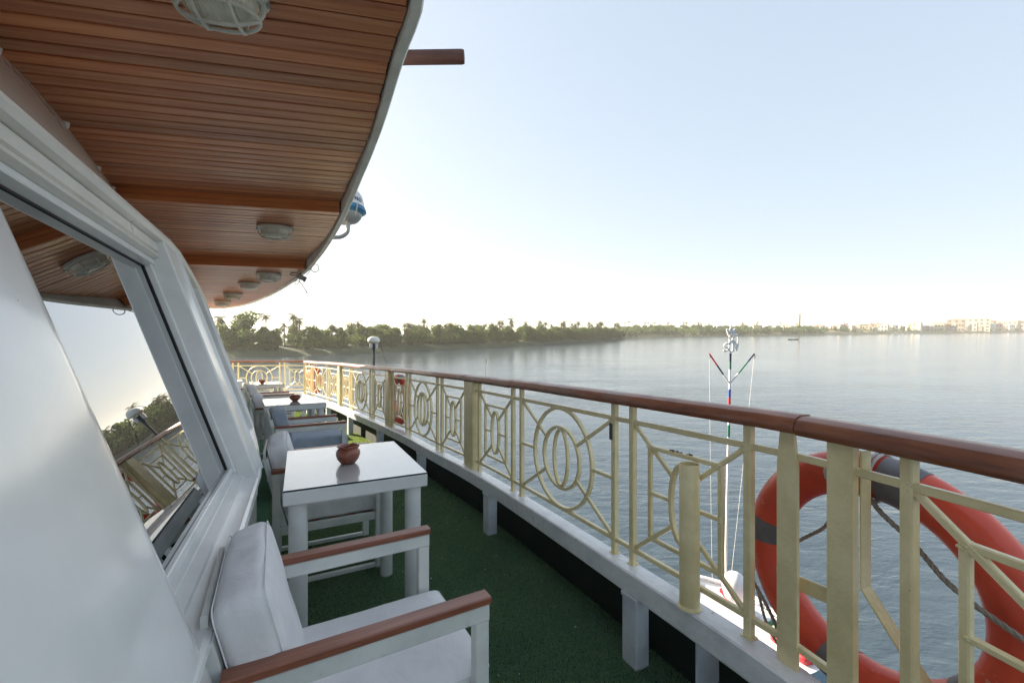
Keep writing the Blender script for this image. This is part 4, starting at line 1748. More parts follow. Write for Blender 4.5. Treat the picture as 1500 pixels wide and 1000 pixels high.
# grab line wound round the ring: twisted rope made of two strands
def rope(pts, r, nm, par, mat='rope_mat', turns=60, sub=10):
    P = [Vector(p) for p in pts]
    P = [P[0] * 2 - P[1]] + P + [P[-1] * 2 - P[-2]]
    out = []
    for i in range(1, len(P) - 2):
        for j in range(sub):
            t = j / sub
            p0, p1, p2, p3 = P[i - 1:i + 3]
            out.append(0.5 * ((2 * p1) + (-p0 + p2) * t + (2 * p0 - 5 * p1 + 4 * p2 - p3) * t * t + (-p0 + 3 * p1 - 3 * p2 + p3) * t ** 3))
    out.append(P[-2])
    m = MB()
    L = 0
    acc = [0]
    for a, b in zip(out, out[1:]):
        L += (b - a).length
        acc.append(L)
    n = max(12, int(L / (r * 1.1)))
    import bisect
    for ph in (0, 2.094, 4.189):
        st = []
        for i in range(n + 1):
            s = L * i / n
            j = min(bisect.bisect_right(acc, s) - 1, len(out) - 2)
            q = out[j].lerp(out[j + 1], (s - acc[j]) / max(acc[j + 1] - acc[j], 1e-9))
            T = (out[j + 1] - out[j]).normalized()
            U = T.orthogonal().normalized() if abs(T.z) > 0.95 else T.cross(Z).normalized()
            V_ = T.cross(U)
            an = ph + s / r * 0.9
            st.append(q + (U * math.cos(an) + V_ * math.sin(an)) * r * 0.5)
        m.tube(st, r * 0.58, 6)
    return m.obj(nm, mat, par, smooth=True)


rope([bpt(1.75, 0.365), bpt(1.80, 0.30, -0.075), bpt(1.86, 0.235, -0.02), bpt(1.80, 0.25, 0.06), bpt(1.74, 0.32, 0.07), bpt(1.72, 0.365, 0.02)], 0.0065, 'rope_loop', buoy, 'rope_light')
rope([bpt(1.50, 0.245, -0.045), bpt(1.30, 0.215, -0.055), bpt(1.0, 0.195, -0.045), bpt(0.75, 0.190, -0.045), bpt(0.5, 0.205, -0.06), bpt(0.3, 0.25, -0.08), bpt(0.1, 0.33, -0.075), bpt(-0.05, 0.36, 0.0)], 0.0065, 'grab_line', buoy)
rope([bpt(3.25, 0.25, -0.02), bpt(2.95, 0.19, 0.03), bpt(2.5, 0.16, 0.03), bpt(2.0, 0.20, 0.0), bpt(1.6, 0.24, -0.03)], 0.0055, 'grab_line', buoy)
# line hitched several times round the tube just right of the broad standard
for k in range(2):
    a_ = 1.52 - 0.035 * k
    pts = []
    for j in range(9):
        th = 2 * math.pi * j / 8
        rho = Rb + (rb + 0.009) * math.cos(th)
        pts.append(bpt(a_ - 0.01 * j / 8, rho, (rb + 0.009) * 0.95 * math.sin(th)))
    rope(pts, 0.0040, 'rope_hitch', buoy, 'rope_light', sub=4)
rope([bpt(3.45, 0.36, 0.0), bpt(3.55, 0.385, -0.01), bpt(3.70, 0.37, -0.02), bpt(3.9, 0.36, -0.03), bpt(4.15, 0.40, -0.03), bpt(4.35, 0.45, -0.02)], 0.006, 'grab_line', buoy)
rope([bpt(3.65, 0.37, -0.02), bpt(3.95, 0.40, -0.03), bpt(4.2, 0.43, -0.02), bpt(4.3, 0.49, -0.02)], 0.005, 'grab_line', buoy)

for (x, lab, off) in ((574, 'red lifebuoy seen edge on beyond the cream post near the middle of the side railing', 0.10),
                      (455, 'sunlit red lifebuoy outside the railing corner at the far end', 0.10)):
    s = RAIL.find(px(x))
    c = RAIL.pt(s, 0.70, off)
    b2 = make_buoy(c, RAIL.tan(s), 0.27, 0.055, lab)

# ------------------------------------------------------------------ lamp post / searchlight outside the railing
s = RAIL.find(px(532))
c = RAIL.pt(s, 0.0, 0.16)
sl_ = thing('deck_searchlight', 'grey domed searchlight on a thin pole rising above the middle of the side railing', 'searchlight', c)
MB().tube([(0, 0, -0.1), (0, 0, 1.36)], 0.016, 10).obj('pole', 'dark_grey', sl_, smooth='auto')
MB().lathe([(0.0, 1.545), (0.04, 1.54), (0.07, 1.525), (0.087, 1.50), (0.09, 1.47), (0.075, 1.45), (0.0, 1.445)], 20).obj('hood', 'rim_white', sl_, smooth='auto')
for (x, y) in ((-0.035, -0.02), (0.04, 0.0)):
    MB().lathe([(0, 1.44), (0.02, 1.44), (0.024, 1.40), (0.02, 1.37), (0, 1.37)], 12, (x, y, 0)).obj('lamp', 'flag_white', sl_, smooth='auto')
MB().box(0, 0, 1.38, 0.04, 0.04, 0.10, ch=0.004).obj('bracket', 'dark_grey', sl_)
loops([(0.08, 0, 1.49), (0.11, 0, 1.40), (0.13, 0, 1.30), (0.17, 0, 1.2), (0.20, 0, 1.13)], 0.004, 'cable', sl_)
MB().sweep([Vector((0, 0, 0.3)), Vector((0, 0, 0.3)) - RAIL.nrm(s) * 0.16], Z, 0.03, 0.03).obj('stay', 'dark_grey', sl_)

# ------------------------------------------------------------------ moored motor boat with a flag mast (ship frame heights, world placed)
def world_at(x, y, depth):
    """point on the pixel ray at a given depth, in world coordinates"""
    v_ = Vector((px(x) * depth, depth, 1.3 - (y - 516) / F * depth))
    return MB_ @ v_


DEP = 8.0
base = world_at(1062, 876, DEP)
bdir = Vector((0.36, -0.93, 0))
bctr = Vector((4.68, 7.30, 0)) - Vector((0.93, 0.36, 0)) * 0.80
boat = thing('motor_boat', 'white boat with red and green cushions moored below the railing, mostly hidden by the beam', 'boat', (bctr.x, bctr.y, 0), 0, boat=False)
# hull: along local y, bow towards the viewer's right
bz = base.z
L_, B2 = 2.3, 0.80
hm = MB()
secs = []
for i in range(15):
    q = i / 14
    x = -L_ * 0.5 + L_ * q
    wd = B2 * (1 - max(0, (q - 0.55) / 0.45) ** 2.2) * (0.86 + 0.14 * min(1, q * 4))
    zt_ = bz + 0.0 + 0.25 * q * q
    secs.append([(x, -wd, zt_), (x, -wd * 0.98, zt_ - 0.12), (x, -wd * 0.82, zt_ * 0.45), (x, -wd * 0.5, -0.15), (x, 0, -0.35), (x, wd * 0.5, -0.15), (x, wd * 0.82, zt_ * 0.45), (x, wd * 0.98, zt_ - 0.12), (x, wd, zt_)])
for sx in secs:
    hm.v += sx
for i in range(14):
    for q in range(8):
        hm.f.append((i * 9 + q, i * 9 + q + 1, (i + 1) * 9 + q + 1, (i + 1) * 9 + q))
hm.f.append(tuple(range(9)))
h_ = hm.obj('hull', 'boat_blue', boat, smooth='auto')
recalc(h_.data)
dm = MB()
for i in range(14):
    a0, a1, b0, b1 = secs[i][0], secs[i][8], secs[i + 1][0], secs[i + 1][8]
    k = len(dm.v)
    dm.v += [(a0[0], a0[1] * 0.93, a0[2] - 0.03), (a1[0], a1[1] * 0.93, a1[2] - 0.03), (b1[0], b1[1] * 0.93, b1[2] - 0.03), (b0[0], b0[1] * 0.93, b0[2] - 0.03)]
    dm.f.append((k, k + 1, k + 2, k + 3))
dm.obj('deck', 'flag_white', boat)
for sg in (0, 8):
    MB().sweep([Vector(s_[sg]) for s_ in secs], Z, 0.05, 0.09, ch=0.01).obj('gunwale', 'flag_white', boat)
h_.rotation_euler = (0, 0, 0)
boat.rotation_euler = (0, 0, rad(-69 + 180))
# painted bands and patches of red and green cloth on the deck
random.seed(8)
for (x, y, sx, sy, mat, nm) in ((-0.72, -0.36, 0.6, 0.34, 'flag_red', 'cushion'), (-0.30, -0.50, 0.22, 0.18, 'flag_green', 'cushion'), (-0.7, 0.3, 0.5, 0.4, 'flag_red', 'cushion'),
                                (0.60, -0.40, 0.40, 0.30, 'flag_red', 'cushion'), (0.12, -0.35, 0.3, 0.3, 'flag_white', 'cushion')):
    me = rounded_box(sx, sy, 0.12, 0.03, 8, 0.02, x * 7, 0.02)
    me.materials.append(MATS[mat])
    o = link(nm, me, boat)
    o.location = (x, y, bz + 0.03 + 0.05 * max(0, x))
# round white fender standing by the mast
fe = world_at(1076, 858, DEP - 0.4)
f_o = MB().lathe([(0, -0.28), (0.08, -0.27), (0.16, -0.2), (0.20, -0.08), (0.21, 0.03), (0.185, 0.14), (0.12, 0.22), (0.05, 0.255), (0.0, 0.26)], 28).obj('fender', 'flag_white', None, smooth=True)
f_o.location = fe
tag(f_o, 'round white fender ball beside the foot of the striped mast', 'fender', boat=False)
ma = thing('flag_mast', 'thin striped flag mast with two slanting arms and white wire SUN emblem on top', 'flag mast', base, 0, boat=False)
# vertical stripes along the mast; heights from pixels
def zat(y):
    return world_at(1067, y, DEP).z - base.z


top_pt = world_at(1070, 517, DEP) - base
bot_pt = Vector((0, 0, 0))


def mp(y):
    q = (876 - y) / (876 - 517)
    return bot_pt.lerp(top_pt, q)


for (ya, yb, mat) in ((876, 640, 'flag_white'), (640, 622, 'flag_green'), (622, 592, 'flag_white'), (592, 582, 'flag_red'), (582, 570, 'flag_blue'),
                      (570, 541, 'flag_white'), (541, 529, 'flag_green'), (529, 517, 'navy')):
    MB().tube([mp(ya), mp(yb)], 0.023 if ya > 560 else 0.020, 12).obj('mast_band', mat, ma, smooth='auto')
root = mp(562)
for (xe, ye, segs) in ((1039, 518, (('flag_white', 0, 0.32), ('navy', 0.32, 0.62), ('flag_red', 0.62, 1.0))), (1105, 518, (('flag_white', 0, 0.35), ('flag_green', 0.35, 0.75), ('navy', 0.75, 1.0)))):
    tip = world_at(xe, ye, DEP - 0.1) - base
    for (mat, a0, a1) in segs:
        MB().tube([root.lerp(tip, a0), root.lerp(tip, a1)], 0.015, 10).obj('arm_band', mat, ma, smooth='auto')
    MB().tube([tip, tip + Vector((0.02, 0, -0.06)), tip + Vector((0.0, 0, -0.09))], 0.006, 6).obj('hook', 'dark_grey', ma)
    end = mp(850) + Vector((-0.25 if xe < 1060 else 0.10, 0, 0))
    pts = [tip.lerp(end, i / 10) + Vector((0, 0, -0.12 * math.sin(math.pi * i / 10))) for i in range(11)]
    MB().tube(pts, 0.003, 5).obj('halyard', 'string_white', ma)
# emblem: letters S U N in bent wire, crown of petals above
ep = world_at(1070, 503, DEP) - base
k_ = DEP / F
def wire(pts, r=0.017):
    return loops([(ep.x + x * k_, ep.y, ep.z - y * k_) for x, y in pts], r, 'emblem_wire', ma, 'flag_white', 6)


wire([(-1, 0), (-6, 0), (-9, 3), (-6, 6), (-3, 8), (-6, 11), (-10, 10)])
wire([(-1.5, -8), (-1.5, 4), (-1.5, 10), (1.5, 12), (4, 9), (4, 0), (4, -4)])
wire([(5, 12), (5, 0), (5, -5), (8, 1), (9, 10), (11, 2), (11, -8), (8, -13), (5, -9), (2, -4), (-1, 1)])
wire([(-4, -14), (-5, -18), (-5.5, -21), (-3, -17), (0, -13)])
wire([(-1.5, -14), (-1.5, -19), (0, -23), (1.5, -19), (1, -13)])
wire([(0, -13), (3, -17), (6, -21), (5.5, -17), (3.5, -13), (0, -10), (-4, -13)])
MB().lathe([(0, -0.02), (0.04, -0.02), (0.05, 0.03), (0.0, 0.05)], 14, (ep.x, ep.y, ep.z + 11.5 * k_)).obj('emblem_foot', 'flag_white', ma, smooth='auto')

# thin rod standing off the far side of the rail
q = world_at(711, 560, 9)
an_ = thing('thin_rod', 'hair thin rod with dark tip poking above the side railing', 'antenna', q, 0, boat=False)
tp = world_at(712, 527, 9) - q
MB().tube([Vector((-0.03, 0, -0.6)), tp * 0.85], 0.003, 5).obj('rod', 'grey_metal', an_)
MB().tube([tp * 0.84, tp], 0.009, 6).obj('tip', 'dark_grey', an_)

# ------------------------------------------------------------------ river, banks
wt = MB()
Xs = [-3200, 3200]
wt.add([(-3200, -1500, 0), (3200, -1500, 0), (3200, 3200, 0), (-3200, 3200, 0)], [(0, 1, 2, 3)])
wo = wt.obj('water', 'water')
wo['kind'] = 'structure'


def river(x, y, e=None):
    """ground point at a waterline pixel"""
    d = F * EYE / (y - 482)
    return Vector((px(x) * d, d, 0))


def strip(line, depths, heights, name, mat, sub=6, rough=0.0, seed=0):
    pts = []
    for a, b in zip(line, line[1:]):
        for i in range(sub):
            pts.append(a.lerp(b, i / sub))
    pts.append(line[-1])
    m = MB()
    n = len(pts)
    K = len(depths)
    for i, p in enumerate(pts):
        dirn = Vector((p.x, p.y, 0)).normalized()
        j = noise.noise(Vector((i * 0.37, seed, 0))) * rough
        for d, h in zip(depths, heights):
            q = p + dirn * (d + (j if d < 20 else 0))
            hh = h + (noise.noise(Vector((q.x * 0.06, q.y * 0.06, seed))) * h * 0.4 if h > 0.3 else 0)
            m.v.append((q.x, q.y, hh))
    for i in range(n - 1):
        for k in range(K - 1):
            m.f.append((i * K + k, (i + 1) * K + k, (i + 1) * K + k + 1, i * K + k + 1))
    o = m.obj(name, mat, smooth=True)
    recalc(o.data)
    o['kind'] = 'structure'
    return pts


near_line = [river(x, y) for x, y in ((-900, 530), (-200, 527), (120, 525), (340, 523), (480, 519.5), (560, 516), (620, 512.5), (700, 509), (760, 506), (820, 502.5), (870, 499.5), (900, 497.3), (911, 496.4))]
near_pts = strip(near_line, (-2, 0.3, 3, 8, 18, 60, 90), (-0.6, 0.12, 0.9, 1.4, 1.9, 2.4, -1.0), 'near_bank_ground', 'bank_ground', 8, 1.2, 2)
far_line = [river(x, y) for x, y in ((700, 497.0), (860, 494.6), (940, 493.6), (1050, 491.8), (1180, 490.6), (1260, 489.6), (1350, 488.6), (1430, 487.7), (1520, 487.1), (1700, 486.6), (2100, 486.2))]
far_pts = strip(far_line, (-8, 1, 12, 40, 300, 600), (-0.8, 0.5, 3.0, 4.0, 6.0, -2.0), 'far_bank_ground', 'sand_ground', 6, 4, 9)


def leafcloud(mb_, cx, cy, cz, rx, ry, rz, n, size, rs):
    for _ in range(n):
        # shell-biased
        while True:
            a = Vector((rs.uniform(-1, 1), rs.uniform(-1, 1), rs.uniform(-1, 1)))
            if 0.25 < a.length < 1:
                break
        a = a.normalized() * (a.length ** 0.4)
        c = Vector((cx + a.x * rx, cy + a.y * ry, cz + a.z * rz))
        n1 = (a + Vector((rs.uniform(-1, 1), rs.uniform(-1, 1), rs.uniform(-1, 1))) * 0.9).normalized()
        u = n1.orthogonal().normalized()
        w_ = n1.cross(u)
        an = rs.uniform(0, 6.28)
        u, w_ = u * math.cos(an) + w_ * math.sin(an), w_ * math.cos(an) - u * math.sin(an)
        s = size * rs.uniform(0.6, 1.3)
        b = len(mb_.v)
        mb_.v += [tuple(c + u * s), tuple(c + w_ * s * 0.6), tuple(c - u * s), tuple(c - w_ * s * 0.6)]
        mb_.f.append((b, b + 1, b + 2, b + 3))


def tree_variant(seed, h, w, clumps, leaves, size):
    rs = random.Random(seed)
    cr_ = MB()
    tr_ = MB()
    tr_.tube([(0, 0, -0.8), (0.05, 0, h * 0.25), (rs.uniform(-.2, .2), rs.uniform(-.2, .2), h * 0.55)], [0.28, 0.22, 0.12], 8)
    for i in range(clumps):
        a = rs.uniform(0, 6.28)
        q = (i + 0.5) / clumps
        zz = h * (0.10 + 0.80 * q)
        rr = w * 0.5 * (1 - 0.8 * abs(q - 0.35)) * rs.uniform(0.2, 0.85)
        cx, cy = rr * math.cos(a), rr * math.sin(a)
        k = rs.uniform(0.7, 1.25)
        leafcloud(cr_, cx, cy, zz, w * 0.24 * k, w * 0.24 * k, h * 0.12 * k, leaves, size, rs)
        if i % 2 == 0:
            tr_.tube([(0, 0, h * 0.3), (cx * 0.6, cy * 0.6, zz * 0.85), (cx, cy, zz)], [0.10, 0.06, 0.03], 5)
    return cr_.mesh('crown', 'leaf_broad'), tr_.mesh('trunk', 'bark')


def palm_variant(seed, h, fronds=30, fl=2.4):
    rs = random.Random(seed)
    tr_ = MB()
    lean = rs.uniform(-0.4, 0.4)
    tr_.tube([(0, 0, -0.8), (lean * 0.3, 0, h * 0.35), (lean * 0.8, 0, h * 0.75), (lean, 0, h)], [0.24, 0.19, 0.16, 0.20], 8)
    cr_ = MB()
    top = Vector((lean, 0, h))
    for i in range(fronds):
        a = rs.uniform(0, 6.28)
        up = rs.uniform(-0.7, 1.1)
        L = fl * rs.uniform(0.75, 1.1)
        d = Vector((math.cos(a), math.sin(a), 0))
        pts = []
        for k in range(7):
            t = k / 6
            pts.append(top + d * L * t * math.cos(up * 0.6) * 0.95 + Z * (L * (math.sin(up) * t - 0.55 * t * t)))
        side = d.cross(Z)
        for k in range(6):
            p, q = pts[k], pts[k + 1]
            w0 = 0.42 * math.sin(math.pi * (0.12 + 0.8 * k / 6))
            for sg in (-1, 1):
                for m_ in range(2):
                    c0 = p.lerp(q, m_ / 2)
                    c1_ = p.lerp(q, m_ / 2 + 0.34)
                    tip = c0 + side * sg * w0 + (q - p) * 0.7 - Z * w0 * rs.uniform(0.3, 0.8)
                    b = len(cr_.v)
                    cr_.v += [tuple(c0), tuple(c1_), tuple(tip)]
                    cr_.f.append((b, b + 1, b + 2))
    for i in range(10):      # hanging dead skirt
        a = rs.uniform(0, 6.28)
        d = Vector((math.cos(a), math.sin(a), 0))
        b = len(cr_.v)
        cr_.v += [tuple(top), tuple(top + d * 0.5 - Z * 1.1), tuple(top + d * 0.75 - Z * 0.8)]
        cr_.f.append((b, b + 1, b + 2))
    return cr_.mesh('crown', 'leaf_palm'), tr_.mesh('trunk', 'bark')


TV = [tree_variant(20 + i, 8, w, c, 130, 0.30) for i, (w, c) in enumerate(((6.5, 17), (7.5, 20), (5.5, 15), (8.5, 22), (6, 16)))]
PVN = [palm_variant(60 + i, 8.5) for i in range(4)]
random.seed(21)


def place_tree(meshes, loc, sc, kind, label, group, sz=None):
    t = thing(kind, label, 'palm tree' if kind == 'palm_tree' else 'tree', loc, random.uniform(0, 6.28), group, boat=False)
    t.scale = (sc, sc, sz or sc)
    link('crown', meshes[0], t)
    link('trunk', meshes[1], t)
    return t


LAB = ['dark green leafy tree in the dense row on the left river bank',
       'wide bushy tree in the dense row on the left river bank',
       'slim leafy tree in the dense row on the left river bank',
       'broad spreading tree in the dense row on the left river bank',
       'loose crowned tree in the dense row on the left river bank']
# only the part of the bank the picture (and the window reflections) can show
acc = [0]
for a, b in zip(near_pts, near_pts[1:]):
    acc.append(acc[-1] + (b - a).length)


def along(s):
    import bisect
    j = min(max(bisect.bisect_right(acc, s) - 1, 0), len(near_pts) - 2)
    return near_pts[j].lerp(near_pts[j + 1], (s - acc[j]) / max(acc[j + 1] - acc[j], 1e-9))


s = 0
while s < acc[-1] - 3:
    p = along(s)
    d = Vector((p.x, p.y, 0)).normalized()
    ratio = p.x / p.y
    dist = p.length
    far_end = min(1, (acc[-1] - s) / 40)
    for row, dd in ((0, 9), (1, 15), (2, 22)):
        if (ratio < -0.75 and row == 1) or (row == 2 and ratio > -0.75 and random.random() < 0.35):
            continue
        i = random.randrange(5)
        q = p + d * (dd + random.uniform(-2.5, 2.5)) + Vector((random.uniform(-2, 2), random.uniform(-2, 2), 0))
        sc = random.uniform(0.68, 0.92) * (0.78 if row == 0 else 1.0) * (0.6 + 0.4 * far_end)
        if random.random() < 0.20:
            hp = random.uniform(0.80, 1.12)
            k = random.randrange(4)
            place_tree(PVN[k], (q.x, q.y, 1.4), hp * 0.95, 'palm_tree', 'date palm rising out of the dense green row on the left river bank', 'palms on the left river bank')
        else:
            place_tree(TV[i], (q.x, q.y, 1.2), sc, 'leafy_tree', LAB[i], 'trees on the left river bank')
    s += 3.1 if ratio > -0.75 else 12
# undergrowth at the water's edge: one mass
ug = MB()
rs = random.Random(3)
for i in range(620):
    p = along(acc[-1] * (0.18 + 0.82 * rs.random()))
    d = Vector((p.x, p.y, 0)).normalized()
    q = p + d * rs.uniform(5.5, 14)
    leafcloud(ug, q.x, q.y, 2.0 + rs.uniform(0, 2.4), 1.3, 1.3, 0.9, 34, 0.26, rs)
o = ug.obj('undergrowth', 'leaf_broad')
o['kind'] = 'stuff'
o['label'] = 'tangled green undergrowth along the foot of the left river bank trees'
o['category'] = 'undergrowth'
# standout palms placed where the photograph has them
for (x, yb, yt, lab) in ((325, 521, 462, 'lone tall palm at the left end of the river bank beside the deckhouse'),
                         (623, 512, 465, 'tallest slender palm above the middle of the left river bank'),
                         (659, 511, 471, 'thin palm right of the tallest one on the left river bank'),
                         (721, 508, 471, 'round headed palm above the thinner trees right of centre of the left bank'),
                         (826, 502, 469, 'palm with a double crown near the right tip of the left river bank'),
                         (570, 515, 474, 'dark palm crown just right of the searchlight pole on the left bank'),
                         (592, 514, 472, 'upright palm tuft between the searchlight and the tallest palm'),
                         (417, 521, 471, 'bushy palm above the left part of the river bank'),
                         (487, 519, 473, 'palm rising above the trees left of the searchlight')):
    g = river(x, yb)
    d = g.normalized()
    q = g + d * 12
    dist = q.y
    ztop = EYE + (482 - yt) / F * dist
    place_tree(PVN[random.randrange(4)], (q.x, q.y, 1.2), (ztop - 1.2) / 9.4, 'palm_tree', lab, None)
g = river(360, 522)
q = g + g.normalized() * 16
place_tree(TV[1], (q.x, q.y, 1.2), 1.25, 'leafy_tree', 'big round dark tree standing above its neighbours at the left of the river bank', None)

# far bank trees
FT = [tree_variant(90 + i, 9, w, 8, 40, 0.75) for i, w in enumerate((10, 13, 9))]
FP = [palm_variant(120, 11, 16, 3.2)]
acc2 = [0]
for a, b in zip(far_pts, far_pts[1:]):
    acc2.append(acc2[-1] + (b - a).length)


def along2(s):
    import bisect
    j = min(max(bisect.bisect_right(acc2, s) - 1, 0), len(far_pts) - 2)
    return far_pts[j].lerp(far_pts[j + 1], (s - acc2[j]) / max(acc2[j + 1] - acc2[j], 1e-9))


def far_at(x):
    best = min(range(500), key=lambda i: abs((lambda p: p.x / p.y - px(x))(along2(acc2[-1] * i / 499))))
    return along2(acc2[-1] * best / 499)


fb = MB()
for i in range(750):
    x = rs.uniform(895, 1200) if i < 690 else rs.uniform(1190, 1400)
    p = far_at(x) if i % 3 == 0 else p
    q = p + p.normalized() * rs.uniform(2 if i < 640 else 14, 60) + Vector((rs.uniform(-6, 6), 0, 0))
    leafcloud(fb, q.x, q.y, 2.6 + rs.uniform(0, 3.0), 5.0, 4.0, 3.0, 26, 1.0, rs)
o = fb.obj('tree_belt', 'leaf_broad')
o['kind'] = 'stuff'
o['label'] = 'hazy green belt of bushes along the far river bank'
o['category'] = 'bushes'
for i in range(190):
    x = random.uniform(905, 1190) if i < 145 else random.uniform(1185, 1490)
    p = far_at(x)
    d = p.normalized()
    q = p + d * random.uniform(15, 60 if x < 1190 else 90)
    if random.random() < 0.12:
        place_tree(FP[0], (q.x, q.y, 2.5), random.uniform(0.8, 1.1), 'palm_tree', 'tiny distant palm among the trees of the far river bank', 'palms on the far river bank')
    else:
        k = random.randrange(3)
        place_tree(FT[k], (q.x, q.y, 2.5), random.uniform(0.6, 1.0) * (1.0 if x < 1190 else 0.85), 'leafy_tree',
                   ['hazy green tree in the belt along the far river bank', 'wide hazy tree in the belt along the far river bank', 'small hazy tree in the belt along the far river bank'][k], 'trees on the far river bank')

# ------------------------------------------------------------------ far town
TOWN = 'houses of the far town across the river'


def building(x, wpx, ybot, ytop, mat, back, label, floors=None, bays=None, name='town_house', depth=None):
    p = far_at(x)
    q = p + p.normalized() * back
    dist = q.y
    w = wpx / F * dist
    zt_ = EYE + (482 - ytop) / F * dist
    zb_ = 2.0
    h = max(zt_ - zb_, 2.5)
    rot = -math.atan2(q.x, q.y) + random.uniform(-0.25, 0.25)
    t = thing(name, label, 'building', (q.x, q.y, zb_), rot, TOWN if name == 'town_house' else None, boat=False)
    dp = depth or max(w * 0.7, 8)
    m = MB().box(0, dp / 2, h / 2, w, dp, h)
    m.obj('wall', mat, t)
    MB().box(0, dp / 2, h + 0.35, w + 0.5, dp + 0.5, 0.7).obj('parapet', mat, t)
    if random.random() < 0.6:
        MB().box(random.uniform(-0.25, 0.25) * w, dp / 2, h + 1.6, w * 0.22, 3, 2.2).obj('stair_head', mat, t)
    if floors:
        wm = MB().box(0, 0, 0, w / bays * 0.42, 0.3, h / floors * 0.45).mesh('window', 'window_dark')
        for f in range(floors):
            for b in range(bays):
                o = link('window', wm, t)
                o.location = (-w / 2 + (b + 0.5) * w / bays, -0.05, (f + 0.55) * h / floors)
    return t


mats = ['wall_sand', 'wall_pink', 'wall_cream', 'wall_white', 'wall_brick', 'wall_grey']
names_c = {'wall_sand': 'sand coloured', 'wall_pink': 'pinkish', 'wall_cream': 'pale cream', 'wall_white': 'whitewashed', 'wall_brick': 'bare brick', 'wall_grey': 'grey'}
building(1424, 34, 484, 467, 'wall_cream', 60, 'big cream apartment block with rows of windows, tallest in the far town', 4, 6, 'apartment_block')
building(1399, 20, 484, 468.5, 'wall_pink', 80, 'pink apartment block directly left of the big cream block', 4, 3, 'apartment_block')
building(1449, 12, 484, 470, 'wall_brick', 70, 'narrow brown block at the right shoulder of the big cream block', 4, 2, 'apartment_block')
building(1474, 20, 484, 470.5, 'wall_pink', 90, 'long pinkish block near the right edge of the far town', 3, 4, 'apartment_block')
building(1378, 10, 484, 472.5, 'wall_grey', 50, 'grey apartment block between white houses left of the pink block', 4, 2, 'apartment_block')
building(1369, 9, 484, 472.5, 'wall_cream', 60, 'pale narrow block left of the grey apartment block', 3, 2, 'apartment_block')
building(1495, 14, 484, 469.5, 'wall_sand', 80, 'sand coloured block cut by the right edge of the picture', 3, 3, 'apartment_block')
building(1291, 12, 484, 476, 'wall_cream', 30, 'cream riverside house with dark windows near the middle of the far town', 2, 3, 'apartment_block')
for i in range(110):
    x = random.uniform(1130, 1500) if i > 12 else random.uniform(1040, 1170)
    mt = random.choice(mats)
    back = random.uniform(15, 120)
    yt = random.uniform(476, 482) - (1.5 if x > 1230 else 0) - (1.5 if x > 1340 else 0)
    building(x, random.uniform(4, 11), 486, yt, mt, back, 'small %s flat roofed house in the hazy far town' % names_c[mt], *(random.choice(((2, 3), (2, 2), (None, None)))))
# chimney and factory shed
p = far_at(1171)
q = p + p.normalized() * 30
ch = thing('factory_chimney', 'tall thin factory chimney standing above the far river bank', 'chimney', (q.x, q.y, 2), 0, boat=False)
hc = EYE + (482 - 460) / F * q.y - 2
MB().tube([(0, 0, 0), (0, 0, hc * 0.5), (0, 0, hc)], [1.5, 1.15, 0.85], 16).obj('stack', 'wall_brick', ch, smooth='auto')
MB().tube([(0, 0, hc - 0.5), (0, 0, hc + 0.2)], 1.05, 16).obj('cap', 'wall_sand', ch)
building(1169, 16, 490, 482.5, 'wall_cream', 18, 'pale factory shed at the foot of the tall chimney', 1, 5, 'factory_shed')
# small boats far out
def skiff(loc, rz, L, label, mat='dark_grey'):
    t = thing('rowing_boat', label, 'boat', loc, rz, boat=False)
    m = MB()
    secs = []
    for i in range(9):
        q = i / 8
        w = 0.16 * L * math.sin(math.pi * (0.08 + 0.84 * q)) ** 0.7
        zt_ = 0.45 + 0.35 * (2 * q - 1) ** 2
        secs.append([(L * (q - 0.5), -w, zt_), (L * (q - 0.5), -w * 0.6, 0.0), (L * (q - 0.5), 0, -0.2), (L * (q - 0.5), w * 0.6, 0.0), (L * (q - 0.5), w, zt_)])
    for s_ in secs:
        m.v += s_
    for i in range(8):
        for k in range(4):
            m.f.append((i * 5 + k, i * 5 + k + 1, (i + 1) * 5 + k + 1, (i + 1) * 5 + k))
    o = m.obj('hull', mat, t, smooth=True)
    md = o.modifiers.new('t', 'SOLIDIFY')
    md.thickness = 0.08
    MB().box(0, 0, 0.3, 0.3, 0.26 * L, 0.06).obj('thwart', 'bark', t)
    return t


g = river(1162, 497.8)
skiff(g, 0.2, 7, 'tiny dark boat out on the river below the factory chimney')
g = river(1448, 488.6)
skiff(g, 0.1, 12, 'small pale boat close to the far shore below the apartment blocks', 'wall_grey')
g = river(1334, 489.8)
for i, dx in enumerate((-14, 0, 14)):
    skiff(g + Vector((dx, 4 + i * 2, 0)), 0.1, 11, ['white boat moored leftmost at the far town shore', 'white boat moored between two others at the far town shore', 'white boat moored rightmost of three at the far town shore'][i], 'flag_white')

# ------------------------------------------------------------------ one label per countable tree and house: by row, rank and neighbours
def rank_labels(prefix_of, objs, marks):
    groups = {}
    for o in objs:
        x = 750 + F * o.location.x / max(o.location.y, 1)
        for (x0, n0), (x1, n1) in zip(marks, marks[1:]):
            if x0 <= x < x1:
                groups.setdefault((prefix_of(o), n0, n1), []).append((x, o))
                break
    ords = ['first', 'second', 'third', 'fourth', 'fifth', 'sixth', 'seventh', 'eighth', 'ninth', 'tenth', 'eleventh', 'twelfth', 'thirteenth', 'fourteenth', 'fifteenth', 'sixteenth', 'seventeenth', 'eighteenth', 'nineteenth', 'twentieth', 'last']
    for (pf, n0, n1), lst in groups.items():
        lst.sort(key=lambda t: t[0])
        for i, (x, o) in enumerate(lst):
            if len(lst) == 1:
                o['label'] = '%s between %s and %s' % (pf, n0, n1)
            else:
                o['label'] = '%s, %s from left between %s and %s' % (pf, ords[min(i, 20)], n0, n1)


